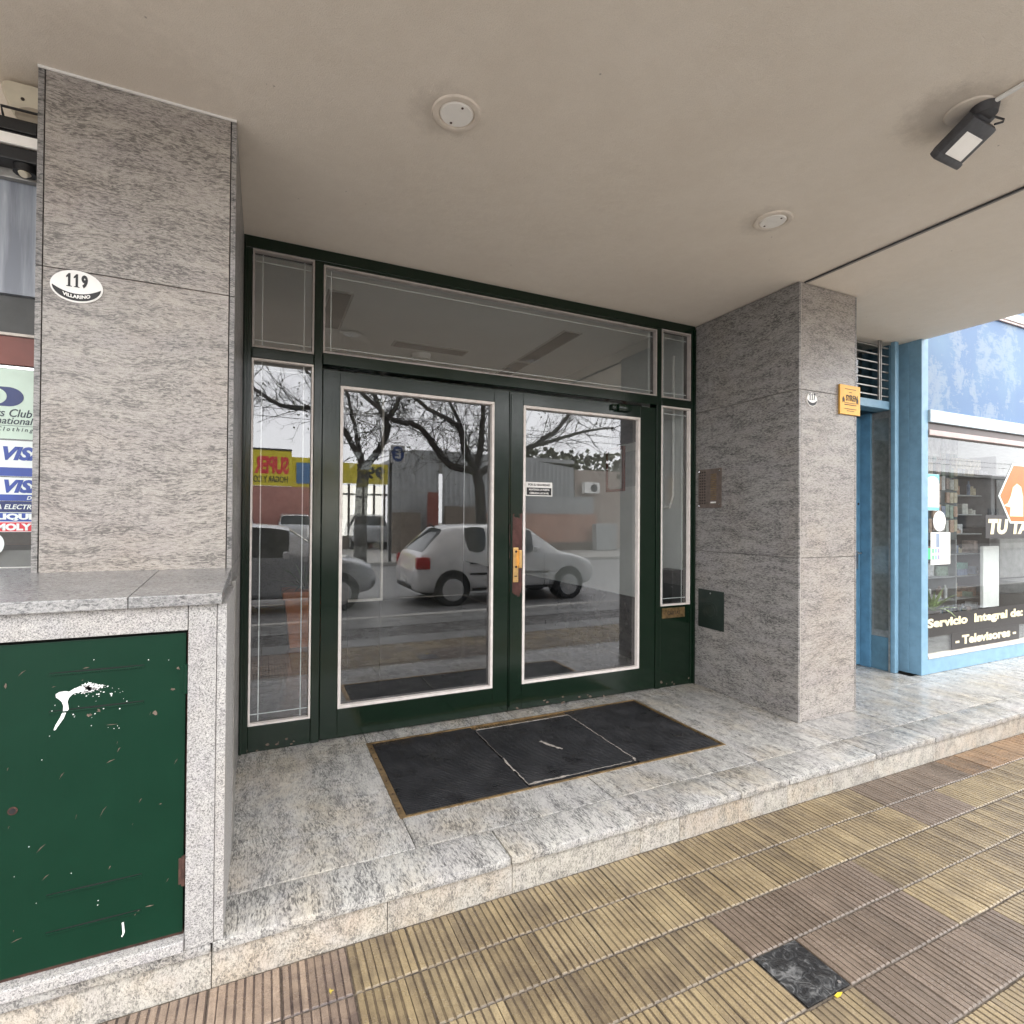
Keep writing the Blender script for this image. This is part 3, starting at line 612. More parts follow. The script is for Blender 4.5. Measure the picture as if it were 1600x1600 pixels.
# pavement cover plate
def plate_mat():
    m, nt, b = newmat('black cover plate'); p = pos(nt, (1, 1, 1), 0); a = noise(nt, p, 26, 5, .65, 2.2); c2 = noise(nt, p, 7, 3)
    c = ramp(nt, math_(nt, 'ADD', a, math_(nt, 'MULTIPLY', math_(nt, 'SUBTRACT', c2, .5), .5)), [(.42, (.010, .010, .011)), (.55, (.035, .036, .037)), (.7, (.13, .13, .13))])
    nt.links.new(c, b.inputs['Base Color']); b.inputs['Roughness'].default_value = .3; bump(nt, b, a, .6, .006); return m
cp = thing('cover_plate', (1.62, 1.21, -.147), 'square black metal cover plate set in the ribbed pavement', 'cover')
cx = .275+6.5*P_; cy = 1.938-3.5*P_
B('plate', plate_mat(), cp, (cx-.099, cx+.099, cy-.099, cy+.099, -.153, -.1468), bev=.001)
mb = MB(); mb.cyl((cx-.082, cy+.075, -.1468), (0, 0, 1), .006, .004, 10); mb.cyl((cx+.072, cy-.082, -.1468), (0, 0, 1), .006, .004, 10); mb.build('stud', M['chrome'], cp)
tag(MB().prism([(cx+.01, cy-.108, -.146), (cx+.03, cy-.104, -.146), (cx+.045, cy-.110, -.146), (cx+.028, cy-.116, -.146), (cx+.012, cy-.116, -.146)], (0, 0, .002)).build('leaf', plain('yellow leaf', (.55, .40, .03), .6)), 'tiny yellow leaf scrap beside the black cover plate', 'leaf')
tag(MB().prism([(.203, 1.772, -.1465), (.206, 1.780, -.1465), (.210, 1.772, -.1465), (.217, 1.769, -.1465), (.210, 1.766, -.1465), (.207, 1.757, -.1465), (.204, 1.766, -.1465)], (0, 0, .0015)).build('leaf', plain('dry yellow leaf', (.42, .33, .06), .6)), 'small yellow leaf scrap on the rose tiles near the cabinet', 'leaf')
# ------------------------------------------------------------------ ceiling lights and floodlight
for x, y, lab in ((.679, 2.016, 'left round recessed ceiling light above the doormat'), (2.452, 2.012, 'right round recessed ceiling light near the dark cable')):
    t = thing('ceiling_light', (x, y, 2.935), lab, 'ceiling light', 'round ceiling lights under the soffit')
    mb = MB(); n = 40; prof = [(.098, .001), (.094, -.006), (.082, -.009), (.072, -.007), (.066, .006)]
    for rr, z in prof: mb.v += [(x+rr*math.cos(2*math.pi*i/n), y+rr*math.sin(2*math.pi*i/n), 2.9345+z) for i in range(n)]
    for k in range(len(prof)-1): mb.f += [(k*n+i, k*n+(i+1) % n, (k+1)*n+(i+1) % n, (k+1)*n+i) for i in range(n)]
    mb.m = [0]*len(mb.f); mb.build('rim', M['rim'], t, smooth=True)
    mb = MB(); mb.cyl((x, y, 2.9335), (0, 0, -1), .067, .007, 40, .062); mb.build('lens', M['lens'], t, smooth=True)
    mb = MB(); mb.cyl((x-.008, y+.046, 2.9266), (0, 0, -1), .005, .0015, 10); mb.cyl((x+.008, y-.046, 2.9266), (0, 0, -1), .005, .0015, 10); mb.build('screw', M['rust'], t)
fl = thing('floodlight', (2.50, 1.15, 2.935), 'dark grey floodlight hanging from the ceiling at the right', 'floodlight')
MB().cyl((2.478, 1.145, 2.9345), (0, 0, -1), .080, .005, 40, .075).build('ceiling_rose', M['rim'], fl, smooth=True)
MB().cyl((2.50, 1.105, 2.928), (0, 0, -1), .046, .032, 24, .040).build('junction_box', M['lampgrey'], fl, smooth=True)
D = Vector((0, .155, -.085)).normalized(); Nn = Vector((0, -D.z*-1, 0)); Xv = Vector((1, .0, 0)); Nn = Xv.cross(D)*-1
if Nn.z > 0: Nn = -Nn
FM = Matrix(((Xv.x, D.x, Nn.x, 2.520), (Xv.y, D.y, Nn.y, 1.180), (Xv.z, D.z, Nn.z, 2.852), (0, 0, 0, 1)))
mb = MB(); mb.box(-.082, .082, -.076, .076, -.026, .018, bev=.014, M=FM); mb.build('housing', M['lampgrey'], fl, smooth=True)
mb = MB(); mb.box(-.086, .086, .058, .086, -.018, .021, bev=.010, M=FM); mb.build('visor', M['lampgrey'], fl, smooth=True)
mb = MB(); mb.box(-.055, .055, -.030, .056, .0165, .0205, bev=.002, M=FM); mb.build('lens', M['lens'], fl)
mb = MB(); mb.box(-.045, .045, -.100, -.070, -.026, -.004, bev=.008, M=FM); mb.build('bracket', M['lampgrey'], fl, smooth=True)
MB().tube([(2.545, 1.10, 2.905), (2.585, 1.10, 2.912), (2.605, 1.09, 2.905), (2.585, 1.085, 2.885), (2.56, 1.10, 2.878)], .004, 8).build('lead', M['blackpl'], fl, smooth=True)
tag(MB().tube([(2.49, 1.075, 2.924), (2.486, .9, 2.925), (2.480, .60, 2.925)], .009, 10).build('conduit', M['white'], smooth=True), 'pale conduit pipe running from the floodlight along the ceiling', 'pipe')
# ------------------------------------------------------------------ left shop behind the pillar
YS = 2.60
ls = thing('shop_front', (-1.6, YS, 1.1), 'left shop window front seen past the granite pillar', 'shop front')
B('wall', M['ceiling'], ls, (-4, -.744, YS, YS+.2, 2.60, 2.934))
def cloudy():
    m, nt, b = newmat('streaked blue grey panel'); a = noise(nt, pos(nt, (16, 16, 1.2), 0), 1, 5, .65)
    c = ramp(nt, a, [(.35, (.20, .22, .26)), (.52, (.34, .37, .42)), (.66, (.55, .58, .62))]); nt.links.new(c, b.inputs['Base Color']); b.inputs['Roughness'].default_value = .35; return m
B('sign_panel', cloudy(), ls, (-4, -.744, YS, YS+.03, 2.158, 2.598))
B('head_rail', M['alu'], ls, (-4, -.744, YS-.03, YS-.001, 2.577, 2.612), bev=.003)
B('shutter_box', plain('dark grey box', (.07, .072, .07), .5), ls, (-4, -.744, YS+.02, YS+.3, 2.012, 2.156))
B('rail', M['arris'], ls, (-4, -.744, YS-.01, YS+.02, 2.000, 2.0105), bev=.002)
B('red_band', plain('maroon band', (.20, .065, .05), .5), ls, (-4, -.744, YS+.001, YS+.03, 1.894, 1.9985))
B('pane', M['glass_clear'], ls, (-4, -.744, YS+.012, YS+.018, 1.14, 1.892))
B('bottom_rail', M['white'], ls, (-4, -.744, YS-.005, YS+.03, 1.113, 1.1385), bev=.003)
B('display_back', plain('brown shop interior', (.11, .075, .055), .7, var=.4, scale=6), ls, (-4, -.744, YS+.5, YS+.54, 1.0, 1.9)); B('display_shelf', plain('grey shelf', (.16, .15, .14), .6), ls, (-4, -.744, YS+.03, YS+.499, 1.13, 1.2))
B('mint_board', plain('dark window board', (.13, .13, .125), .6), ls, (-4, -.744, YS+.05, YS+.06, 1.40, 1.89))
mint = plain('pale mint vinyl', (.55, .68, .58), .4, var=.06); navy = plain('navy ink', (.015, .03, .13), .4); vb = plain('royal blue ink', (.03, .07, .33), .4); wv = plain('white vinyl', (.74, .80, .78), .35, var=.04); red = plain('signal red vinyl', (.62, .03, .05), .4); ink = plain('dark print', (.03, .04, .06), .5)
YY = YS+.0115
def sticker(z0, z1, mat, label, x1=-.788, x0=-1.12, cat='sticker', y=None):
    o = B('sticker', mat, None, (x0, x1, YY-.0012, YY, z0, z1)); return tag(o, label, cat)
s1 = sticker(1.618, 1.880, mint, 'pale mint club card sticker at the top of the left shop window', x1=-.781)
MB().xz(ellipse(-.868, 1.775, .046, .036), YY-.0014, -.0008).build('emblem', navy, s1); MB().xz([(-.93, 1.739), (-.868, 1.739), (-.868, 1.811), (-.93, 1.811)], YY-.0014, -.0007).build('emblem', navy, s1)
MB().xz(ellipse(-.905, 1.775, .034, .030), YY-.0023, -.0006).build('emblem_ring', mint, s1); MB().xz(ellipse(-.915, 1.775, .024, .022), YY-.003, -.0006).build('emblem_core', navy, s1)
text('Diners Club', -.797, 1.700, YY-.0014, .030, ink, s1, align='R', shear=.25, condense=.85, bold=.005)
text('International', -.793, 1.673, YY-.0014, .026, ink, s1, align='R', shear=.25, condense=.9, bold=.005)
B('rule', ink, s1, (-1.1, -.793, YY-.002, YY-.0014, 1.6665, 1.668))
text('C l o t h i n g', -.793, 1.642, YY-.0014, .020, ink, s1, align='R', shear=.25, condense=.9)
s2 = sticker(1.478, 1.612, wv, 'upper white and blue VISA card sticker on the left shop window')
text('VISA', -.757, 1.538, YY-.0014, .052, vb, s2, align='R', shear=.3, bold=.05, condense=1.0)
B('stripe', vb, s2, (-1.12, -.788, YY-.002, YY-.0013, 1.479, 1.511))
s3 = sticker(1.386, 1.474, wv, 'lower VISA DEBITO card sticker on the left shop window')
text('VISA', -.757, 1.416, YY-.0014, .050, vb, s3, align='R', shear=.3, bold=.05, condense=1.0)
B('stripe', vb, s3, (-1.12, -.788, YY-.002, YY-.0013, 1.3865, 1.410)); text('DEBITO', -.742, 1.391, YY-.0022, .014, wv, s3, align='R', shear=.25, bold=.02)
s4 = sticker(1.345, 1.384, navy, 'narrow dark blue VISA ELECTRON sticker on the left shop window')
text('VISA ELECTRON', -.755, 1.355, YY-.0014, .018, wv, s4, align='R', shear=.25, bold=.015, condense=.95)
s5 = sticker(1.270, 1.343, wv, 'red, white and blue LIQUI MOLY sticker on the left shop window')
B('blue_field', vb, s5, (-.99, -.790, YY-.002, YY-.0013, 1.309, 1.341)); B('red_field', red, s5, (-.99, -.790, YY-.002, YY-.0013, 1.272, 1.306))
text('LIQUI', -.792, 1.312, YY-.0022, .027, wv, s5, align='R', bold=.06, w=.105); text('MOLY', -.792, 1.275, YY-.0022, .027, wv, s5, align='R', bold=.06, w=.105)
tag(MB().xz(ellipse(-.905, 1.225, .033, .042), YY, -.0012).build('sticker', wv), 'round white sticker at the left edge under LIQUI MOLY', 'sticker')
# alarm siren on the wall
si = thing('alarm_siren', (-.78, YS, 2.71), 'cream plastic alarm siren housing on the wall behind the left pillar', 'alarm')
prof = [(-.866, 2.926), (-.880, 2.919), (-.884, 2.900), (-.878, 2.872), (-.862, 2.832), (-.835, 2.78), (-.805, 2.735), (-.775, 2.715), (-.745, 2.715), (-.715, 2.735), (-.685, 2.78), (-.658, 2.832), (-.642, 2.872), (-.636, 2.900), (-.640, 2.919), (-.654, 2.926)]
mb = MB(); n = len(prof); c0 = (-.76, 2.83)
for y, s in ((YS, 1.0), (YS-.045, .985), (YS-.060, .90)): mb.v += [(c0[0]+(x-c0[0])*s, y, c0[1]+(z-c0[1])*s) for x, z in prof]
for k in range(2): mb.f += [(k*n+i, k*n+(i+1) % n, (k+1)*n+(i+1) % n, (k+1)*n+i) for i in range(n)]
mb.f += [tuple(range(2*n, 3*n))]; mb.m = [0]*len(mb.f); mb.build('housing', M['cream'], si, smooth=True)
MB().xz(ellipse(-.785, 2.80, .052, .035, 28), YS-.0602, -.003).build('grille', M['creamdk'], si)
mb = MB(); mb.cyl((-.816, YS-.0602, 2.860), (0, -1, 0), .006, .002, 10); mb.cyl((-.79, YS-.0602, 2.755), (0, -1, 0), .005, .002, 10); mb.build('screw', M['bronze_dk'], si)
f2 = thing('floodlight', (-.84, YS, 2.58), 'black sensor floodlight on the wall behind the left pillar', 'floodlight')
mb = MB(); mb.box(-.96, -.72, YS-.10, YS-.03, 2.70, 2.762, bev=.006); mb.box(-.90, -.76, YS-.11, YS-.1005, 2.71, 2.75, bev=.003); mb.build('housing', M['black'], f2)
B('lens', M['lens'], f2, (-.885, -.72, YS-.112, YS-.1, 2.660, 2.6985), bev=.003)
B('lower_shade', M['black'], f2, (-.97, -.72, YS-.10, YS-.02, 2.61, 2.659), bev=.005)
MB().tube([(-.866, YS-.06, 2.76), (-.866, YS-.09, 2.80), (-.74, YS-.09, 2.80), (-.74, YS-.06, 2.76)], .005, 8).build('bracket', M['black'], f2)
mb = MB(); mb.cyl((-.806, YS-.06, 2.615), (0, 0, -1), .034, .03, 20); mb.build('sensor', M['black'], f2, smooth=True)
mb = MB(); mb.cyl((-.806, YS-.062, 2.60), (0, -.5, -.86), .026, .03, 20, .012); mb.build('sensor_lens', M['cream'], f2, smooth=True)
# ------------------------------------------------------------------ blue shop at the right
YB = 2.75
bs = thing('shop_front', (7, YB, 0), 'sky blue painted repair shop front with a weathered sign and big window', 'shop front')
B('corner_post', M['blue'], bs, (5.200, 5.298, YB, YB+.10, .001, 6.0), bev=.003)
B('base_panel', M['blue'], bs, (5.2995, 12, YB+.002, YB+.12, .001, .132), bev=.004)
B('sill', M['arris'], bs, (5.2995, 12, YB-.004, YB+.11, .1335, .165), bev=.003)
B('window_post', M['blue'], bs, (9.2, 9.3, YB, YB+.1, .166, 2.2), bev=.003)
B('pane', M['glass_clear'], bs, (5.2995, 9.199, YB+.03, YB+.036, .166, 2.10))
B('pane', M['glass_clear'], bs, (9.301, 12, YB+.03, YB+.036, .166, 2.10))
B('window_head', M['pinkalu'], bs, (5.2995, 12, YB-.01, YB+.06, 2.1015, 2.150), bev=.004)
B('window_head', M['browngl'], bs, (5.2995, 12, YB+.012, YB+.06, 2.1515, 2.215), bev=.003)
B('sign_rail', plain('pale blue rail', (.46, .55, .60), .4, var=.06), bs, (5.2995, 12, YB-.018, YB+.06, 2.2165, 2.325), bev=.004)
def sign_mat():
    m, nt, b = newmat('peeling blue sign'); p = pos(nt, (1, 1, 1), 0)
    big = noise(nt, pos(nt, (2.2, 2.2, 1.6), 0), 1, 5, .62, .5); st = noise(nt, pos(nt, (5, 5, 150), 0), 1, 3, .6); fi = noise(nt, pos(nt, (6, 6, 8), 0), 1, 10, .78, 1.2)
    v = math_(nt, 'ADD', math_(nt, 'ADD', math_(nt, 'MULTIPLY', big, .58), math_(nt, 'MULTIPLY', st, .10)), math_(nt, 'MULTIPLY', fi, .38))
    k = ramp(nt, v, [(.535, (.042, .125, .27)), (.57, (.13, .20, .30)), (.61, (.145, .21, .30)), (.66, (.10, .185, .25))])
    k = mix(nt, ramp(nt, noise(nt, p, 1.1, 3), [(.45, (0, 0, 0)), (.7, (.35, .35, .35))]), k, (.14, .27, .32))
    nt.links.new(k, b.inputs['Base Color']); b.inputs['Roughness'].default_value = .45
    wv_ = N(nt, 'ShaderNodeTexWave', i_Scale=9.0, bands_direction='Z'); nt.links.new(p, wv_.inputs['Vector']); bump(nt, b, st, .05, .003); return m
B('sign_panel', sign_mat(), bs, (5.2995, 12, YB+.008, YB+.05, 2.3265, 3.30))
B('sign_rail', M['pinkalu'], bs, (5.2995, 12, YB-.012, YB+.06, 3.3015, 3.325), bev=.003)
B('sign_rail', M['white'], bs, (5.2995, 12, YB-.022, YB+.06, 3.3265, 3.40), bev=.003)
B('upper_panel', sign_mat(), bs, (5.2995, 12, YB+.008, YB+.1, 3.4015, 6))
# return side of the shop: glazed strip, pipe, recessed door
B('return_post', M['blue'], bs, (5.197, 5.225, YB+.1015, YB+.20, .001, 2.934), bev=.002)
B('return_glass', M['browngl'], bs, (5.205, 5.22, YB+.2015, YB+.30, .14, 2.934)); B('return_base', M['bluegrey'], bs, (5.195, 5.22, YB+.2015, YB+.30, .001, .139))
B('return_rail', M['bluegrey'], bs, (5.190, 5.2045, YB+.2015, YB+.30, 2.31, 2.37))
bd = thing('recessed_door', (4.7, 3.1, 0), 'blue recessed shop door under a barred fanlight beside the right pillar', 'door')
B('jamb_post', M['blue'], bd, (5.058, 5.112, 2.885, 2.925, .001, 2.934), bev=.008, smooth=True)
B('lintel', M['blue'], bd, (3.86, 5.050, 2.93, 2.965, 2.335, 2.405), bev=.003)
B('wall', M['bluegrey'], bd, (3.825, 4.30, 2.975, 3.40, .001, 2.934))
B('fanlight_pane', M['darkgl'], bd, (4.301, 5.10, 3.02, 3.026, 2.41, 2.934))
for i in range(7): B('bar', M['alu'], bd, (3.86, 5.056, 2.94, 2.952, 2.445+i*.072, 2.455+i*.072))
for x in (4.90, 4.925): B('bar', M['alu'], bd, (x, x+.012, 2.927, 2.9395, 2.406, 2.934))
B('fanlight_frame', M['bluegrey'], bd, (4.301, 5.10, 2.97, 3.06, 2.335, 2.408))
B('jamb_post', M['bluedoor'], bd, (5.058, 5.085, 3.10, 3.26, .001, 2.333), bev=.003)
sg = B('side_light', M['alu'], bd, (5.085, 5.11, 2.926, 3.099, .30, 2.333)); B('pane', M['glass_clear'], sg, (5.078, 5.0845, 2.95, 3.075, .36, 2.27)); B('side_base', M['bluegrey'], bd, (5.080, 5.11, 2.926, 3.099, .001, .299)); B('side_post', M['alu'], bd, (5.065, 5.0795, 2.928, 2.944, .001, 2.333))
lf = B('door_leaf', M['bluedoor'], bd, (4.935, 5.052, 3.185, 3.225, .012, 2.300), bev=.003)
B('rail', M['bluedoor'], lf, (4.302, 4.934, 3.186, 3.225, 2.12, 2.3)); B('rail', M['bluedoor'], lf, (4.302, 4.934, 3.186, 3.225, .84, 1.10)); B('rail', M['bluedoor'], lf, (4.302, 4.934, 3.186, 3.225, .012, .28))
B('pane', M['darkgl'], lf, (4.302, 4.934, 3.20, 3.206, 1.101, 2.119)); B('pane', M['darkgl'], lf, (4.302, 4.934, 3.20, 3.206, .281, .839))
for z0, z1 in ((1.101, 2.119), (.281, .839)): B('bead', M['alu'], lf, (4.910, 4.934, 3.178, 3.199, z0, z1), bev=.003)
hd = B('handle_plate', M['steel'], lf, (4.985, 5.012, 3.178, 3.1845, .90, 1.07)); MB().tube([(4.998, 3.178, 1.045), (4.998, 3.145, 1.045), (4.93, 3.140, 1.045)], .008, 10).build('handle', M['steel'], lf, smooth=True)
MB().cyl((5.02, 3.184, 1.50), (0, -1, 0), .012, .003, 12).build('lock', M['black'], lf)
B('wall', M['bluegrey'], bd, (3.825, 5.3, 4.3, 4.4, 0, 2.934), (5.12, 5.29, 3.3, 4.29, 0, 2.934), (5.116, 5.188, 2.972, 3.299, 2.336, 2.934), (3.825, 3.9, 3.41, 4.29, 0, 2.934)); B('ceiling_board', M['bluegrey'], bd, (3.825, 5.19, 3.43, 4.4, 2.935, 3.3))
tag(B('door_bell', M['white'], None, (3.823, 3.834, 2.455, 2.485, 1.625, 1.690), bev=.004), 'tiny white bell push on the right edge of the right pillar', 'bell')
# stickers on the blue shop glass
YG = YB+.0295
def vinyl(name, x0, x1, z0, z1, mat, label, cat='sticker'): return tag(B(name, mat, None, (x0, x1, YG-.001, YG, z0, z1)), label, cat)
aqua = plain('aqua print', (.16, .52, .60), .4); lime = plain('green print', (.08, .50, .22), .4); orange = plain('orange vinyl', (.62, .125, .008), .4, var=.05); cream2 = plain('cream print', (.80, .72, .48), .4); blk = plain('black vinyl', (.018, .016, .016), .35, var=.1)
v = vinyl('notice', 5.302, 5.525, 1.440, 1.765, M['white'], 'white and aqua notice high on the blue shop window, beside its post', 'notice')
B('header_print', aqua, v, (5.304, 5.523, YG-.0018, YG-.0011, 1.685, 1.763)); B('footer_print', aqua, v, (5.304, 5.523, YG-.0018, YG-.0011, 1.442, 1.470)); MB().xz(ellipse(5.42, 1.70, .09, .045), YG-.0019, -.0005).build('logo_print', wv, v)
for i in range(6): B('text_print', ink, v, (5.37, 5.37+R_.uniform(.07, .13), YG-.0017, YG-.0011, 1.645-i*.026, 1.649-i*.026))
MB().xz(ellipse(5.33, 1.55, .022, .03), YG-.0018, -.0005).build('seal_print', aqua, v)
v = tag(MB().xz(ellipse(5.530, 1.345, .098, .092), YG, -.001).build('sticker', M['white']), 'white oval sticker on the blue shop window between two notices', 'sticker')
for i in range(5): B('text_print', plain('grey print', (.45, .45, .46), .5), v, (5.48, 5.48+R_.uniform(.05, .1), YG-.0017, YG-.0011, 1.395-i*.024, 1.398-i*.024))
v = vinyl('poster', 5.393, 5.700, .955, 1.245, M['white'], 'white paper leaflet with a bottle picture on the blue shop window', 'poster')
B('picture_print', plain('slate print', (.22, .28, .38), .5), v, (5.475, 5.530, YG-.0018, YG-.0011, 1.11, 1.235))
for i in range(9): B('text_print', ink, v, (5.56, 5.56+R_.uniform(.06, .11), YG-.0017, YG-.0011, 1.215-i*.026, 1.218-i*.026))
for i in range(3):
    for j in range(2): B('picture_print', (lime, aqua, plain('violet print', (.3, .25, .45), .5))[i], v, (5.415+i*.045, 5.44+i*.045, YG-.0018, YG-.0011, 1.0+j*.06, 1.04+j*.06))
vinyl('sticker', 5.302, 5.392, 1.005, 1.105, lime, 'small green sticker at the post edge of the blue shop window')
v = vinyl('banner', 5.302, 8.4, .318, .512, blk, 'black lettering strip reading Servicio Integral on the blue shop window', 'banner')
text('Servicio  Integral de:', 5.340, .372, YG-.0011, .105, cream2, v, w=1.66, bold=.045)
v = vinyl('banner', 5.72, 6.93, .170, .316, blk, 'lower black lettering strip reading Televisores on the blue shop window', 'banner')
text('- Televisores -', 6.325, .205, YG-.0011, .085, cream2, v, w=1.08, align='C', bold=.045)
v = vinyl('banner', 6.30, 8.2, 1.185, 1.410, blk, 'black strip reading TU TALLER under the orange sign', 'banner')
text('TU TALLER', 6.345, 1.222, YG-.0011, .150, cream2, v, w=1.35, bold=.06, shear=.15)
hx = thing('hexagon_sign', (6.95, YG, 1.42), 'orange hexagonal window sign above the black TU strip', 'sign')
MB().xz([(6.53, 1.60), (6.80, 1.93), (7.3, 1.93), (7.57, 1.60), (7.3, 1.33), (6.75, 1.33)], YG-.0015, -.0015).build('border', wv, hx)
MB().xz([(6.56, 1.60), (6.815, 1.91), (7.285, 1.91), (7.54, 1.60), (7.285, 1.35), (6.77, 1.35)], YG-.0031, -.001).build('field', orange, hx)
MB().xz([(6.62, 1.505), (6.70, 1.53), (6.76, 1.60), (6.80, 1.69), (6.88, 1.73), (6.96, 1.70), (7.0, 1.6), (7.0, 1.4), (6.74, 1.4), (6.75, 1.49)], YG-.0042, -.001).build('figure', cream2, hx)
# things in the blue shop window
shop_w = plain('pale shop wall', (.42, .44, .43), .7)
shop_in = struct(B('shop_interior', shop_w, None, (5.3, 16, 6.4, 6.5, 0, 3), (5.3, 5.33, 3.95, 6.39, .0, 3), (5.34, 16, 2.88, 6.39, -.03, .02), org=(8, 4, 0)), 'pale walls and floor inside the blue repair shop', 'wall')
B('shop_ceiling', plain('shop ceiling', (.6, .6, .6), .8), shop_in, (5.34, 16, 2.88, 6.39, 2.7, 2.75))
shelf = thing('shelf_unit', (7.9, 3.85, .02), 'open shelf unit packed with small goods inside the blue shop', 'shelf')
wood = plain('grey shelf board', (.30, .31, .31), .6)
SZ = [.12, .40, .68, .95, 1.20, 1.44, 1.68, 1.92]
for z in SZ: B('shelf_board', wood, shelf, (6.85, 8.62, 3.7, 4.0, z-.012, z))
for x in (6.84, 7.70, 8.62): B('upright', wood, shelf, (x, x+.02, 3.695, 4.0, .02, 2.2))
B('back_panel', plain('shelf back', (.16, .18, .17), .7), shelf, (6.85, 8.64, 4.005, 4.02, .02, 2.2))
pal = [(.50, .50, .46), (.25, .33, .26), (.55, .48, .34), (.20, .26, .38), (.62, .62, .62), (.33, .25, .21), (.16, .33, .29), (.50, .32, .22)]
cn = ['off white', 'moss green', 'straw', 'slate blue', 'white', 'brown', 'teal', 'orange brown']
pm = [plain('carton print %d' % i, c, .5, var=.25, scale=26) for i, c in enumerate(pal)]
tier = ['lowest', 'second', 'third', 'fourth', 'fifth', 'sixth', 'seventh', 'top']
for zi, z in enumerate(SZ):
    x = 6.88
    while x < 8.5:
        w_ = R_.choice([R_.uniform(.04, .09), R_.uniform(.08, .16), R_.uniform(.14, .30)]); hh = R_.uniform(.05, .19)*(1 if w_ < .14 else .7)
        if z > 1.1 and x+w_ < 7.70: x += w_+.01; continue        # the pegboard hangs here
        if R_.random() < .90:
            mi = R_.randrange(len(pm)); y0 = 3.705+R_.uniform(0, .12); dx_ = 0
            if R_.random() < .35 and w_ < .14:
                q = MB().cyl((x+w_/2, y0+w_/2, z), (0, 0, 1), w_*.42, hh*.75, 12).cyl((x+w_/2, y0+w_/2, z+hh*.7501), (0, 0, 1), w_*.2, hh*.22, 12).build('bottle', pm[mi])
                tag(q, cn[mi]+' bottle on the '+tier[zi]+' board of the blue shop shelves', 'bottle', cn[mi]+' bottles on the '+tier[zi]+' shop shelf')
            else:
                hz = hh; zz = z
                for lay in range(R_.choice((1, 1, 2)) if hh < .11 else 1):
                    RM = Matrix.Translation((x+w_/2, y0+.07, 0)) @ Matrix.Rotation(R_.uniform(-.16, .16), 4, 'Z') @ Matrix.Translation((-x-w_/2, -y0-.07, 0))
                    q = MB().box(x+.004, x+w_*.94, y0, y0+.13, zz+.0005, zz+hz, bev=.003, M=RM).build('carton', pm[mi]); zz += hz
                    tag(q, cn[mi]+' carton on the '+tier[zi]+' board of the blue shop shelves', 'carton', cn[mi]+' cartons on the '+tier[zi]+' shop shelf'); mi = R_.randrange(len(pm))
        x += w_+R_.uniform(.004, .03)
tag(MB().box(6.87, 7.69, 3.68, 3.694, 1.13, 2.25).build('pegboard', plain('dark pegboard', (.13, .15, .15), .7)), 'dark pegboard hung with packets inside the blue shop', 'pegboard')
for i in range(9):
    for j in range(6):
        if R_.random() < .9:
            ww, hh = R_.uniform(.030, .042), R_.uniform(.06, .085); xx = 6.92+i*.088+R_.uniform(-.008, .008); zz = 1.30+j*.165+R_.uniform(-.01, .01); mi = R_.randrange(len(pm))
            q = MB().box(xx-ww, xx+ww, 3.655, 3.675, zz-hh, zz+hh, bev=.004).build('hung_packet', pm[mi])
            tag(q, cn[mi]+' packet hanging on row '+('one', 'two', 'three', 'four', 'five', 'six')[j]+' from below of the shop pegboard', 'packet', cn[mi]+' packets on pegboard row '+('one', 'two', 'three', 'four', 'five', 'six')[j])
foil = plain('crumpled silver film', (.52, .51, .50), .35, .2, .3, 16, bmp=.7)
tag(MB().box(6.14, 6.38, 3.20, 3.22, 2.02, 2.36, bev=.004).build('packet', foil), 'silvery packet hanging at the top left of the blue shop window', 'packet')
tag(MB().box(6.42, 6.72, 3.20, 3.22, 2.06, 2.36, bev=.004).build('packet', foil), 'darker silvery packet hanging right of the first in the shop window', 'packet')
tag(MB().box(7.40, 7.95, 3.55, 3.60, 1.98, 2.10, bev=.01).build('carton', pm[2]), 'long straw coloured carton lying above the shop shelves', 'carton')
tag(MB().box(6.76, 7.07, 3.00, 3.03, .455, 1.09, bev=.006).build('white_board', M['white']), 'tall white board standing behind the blue shop window', 'board')
ldg = tag(B('window_ledge', plain('dark window ledge', (.12, .12, .115), .6), None, (5.34, 12, 2.80, 3.08, .03, .40)), 'dark low ledge inside the blue shop window', 'ledge')
for i, (x, w_) in enumerate(((6.05, .05), (6.22, .05), (6.38, .05))):
    tag(MB().cyl((x, 3.0, .40), (0, 0, 1), .03, .09, 14).cyl((x, 3.0, .4901), (0, 0, 1), .012, .03, 10).build('bottle', M['chrome'], smooth=True), 'small silvery bottle on the shop ledge beside the green plant', 'bottle', 'silvery bottles on the shop window ledge')
tv = thing('television', (8.6, 3.75, 1.2), 'old grey television set behind the blue shop window', 'television')
B('case', plain('grey tv case', (.20, .20, .21), .5), tv, (8.30, 9.2, 3.6, 4.0, 1.28, 1.95), bev=.015); B('screen', plain('dark tube screen', (.02, .02, .022), .12), tv, (8.38, 9.1, 3.585, 3.5995, 1.36, 1.88), bev=.006); B('stand', M['black'], tv, (8.3, 9.2, 3.62, 4.0, .02, 1.279))
ch = thing('armchair', (8.4, 3.3, .02), 'grey padded chair behind the blue shop window', 'chair')
gf = plain('grey cloth', (.24, .23, .22), .8, var=.2); B('seat', gf, ch, (8.0, 8.8, 3.1, 3.45, .50, .66), bev=.03, smooth=True); B('backrest', gf, ch, (7.95, 8.8, 3.36, 3.48, .67, 1.15), bev=.04, smooth=True)
for x in (8.03, 8.75):
    for y in (3.13, 3.4): B('leg', M['black'], ch, (x, x+.03, y, y+.03, .02, .499))
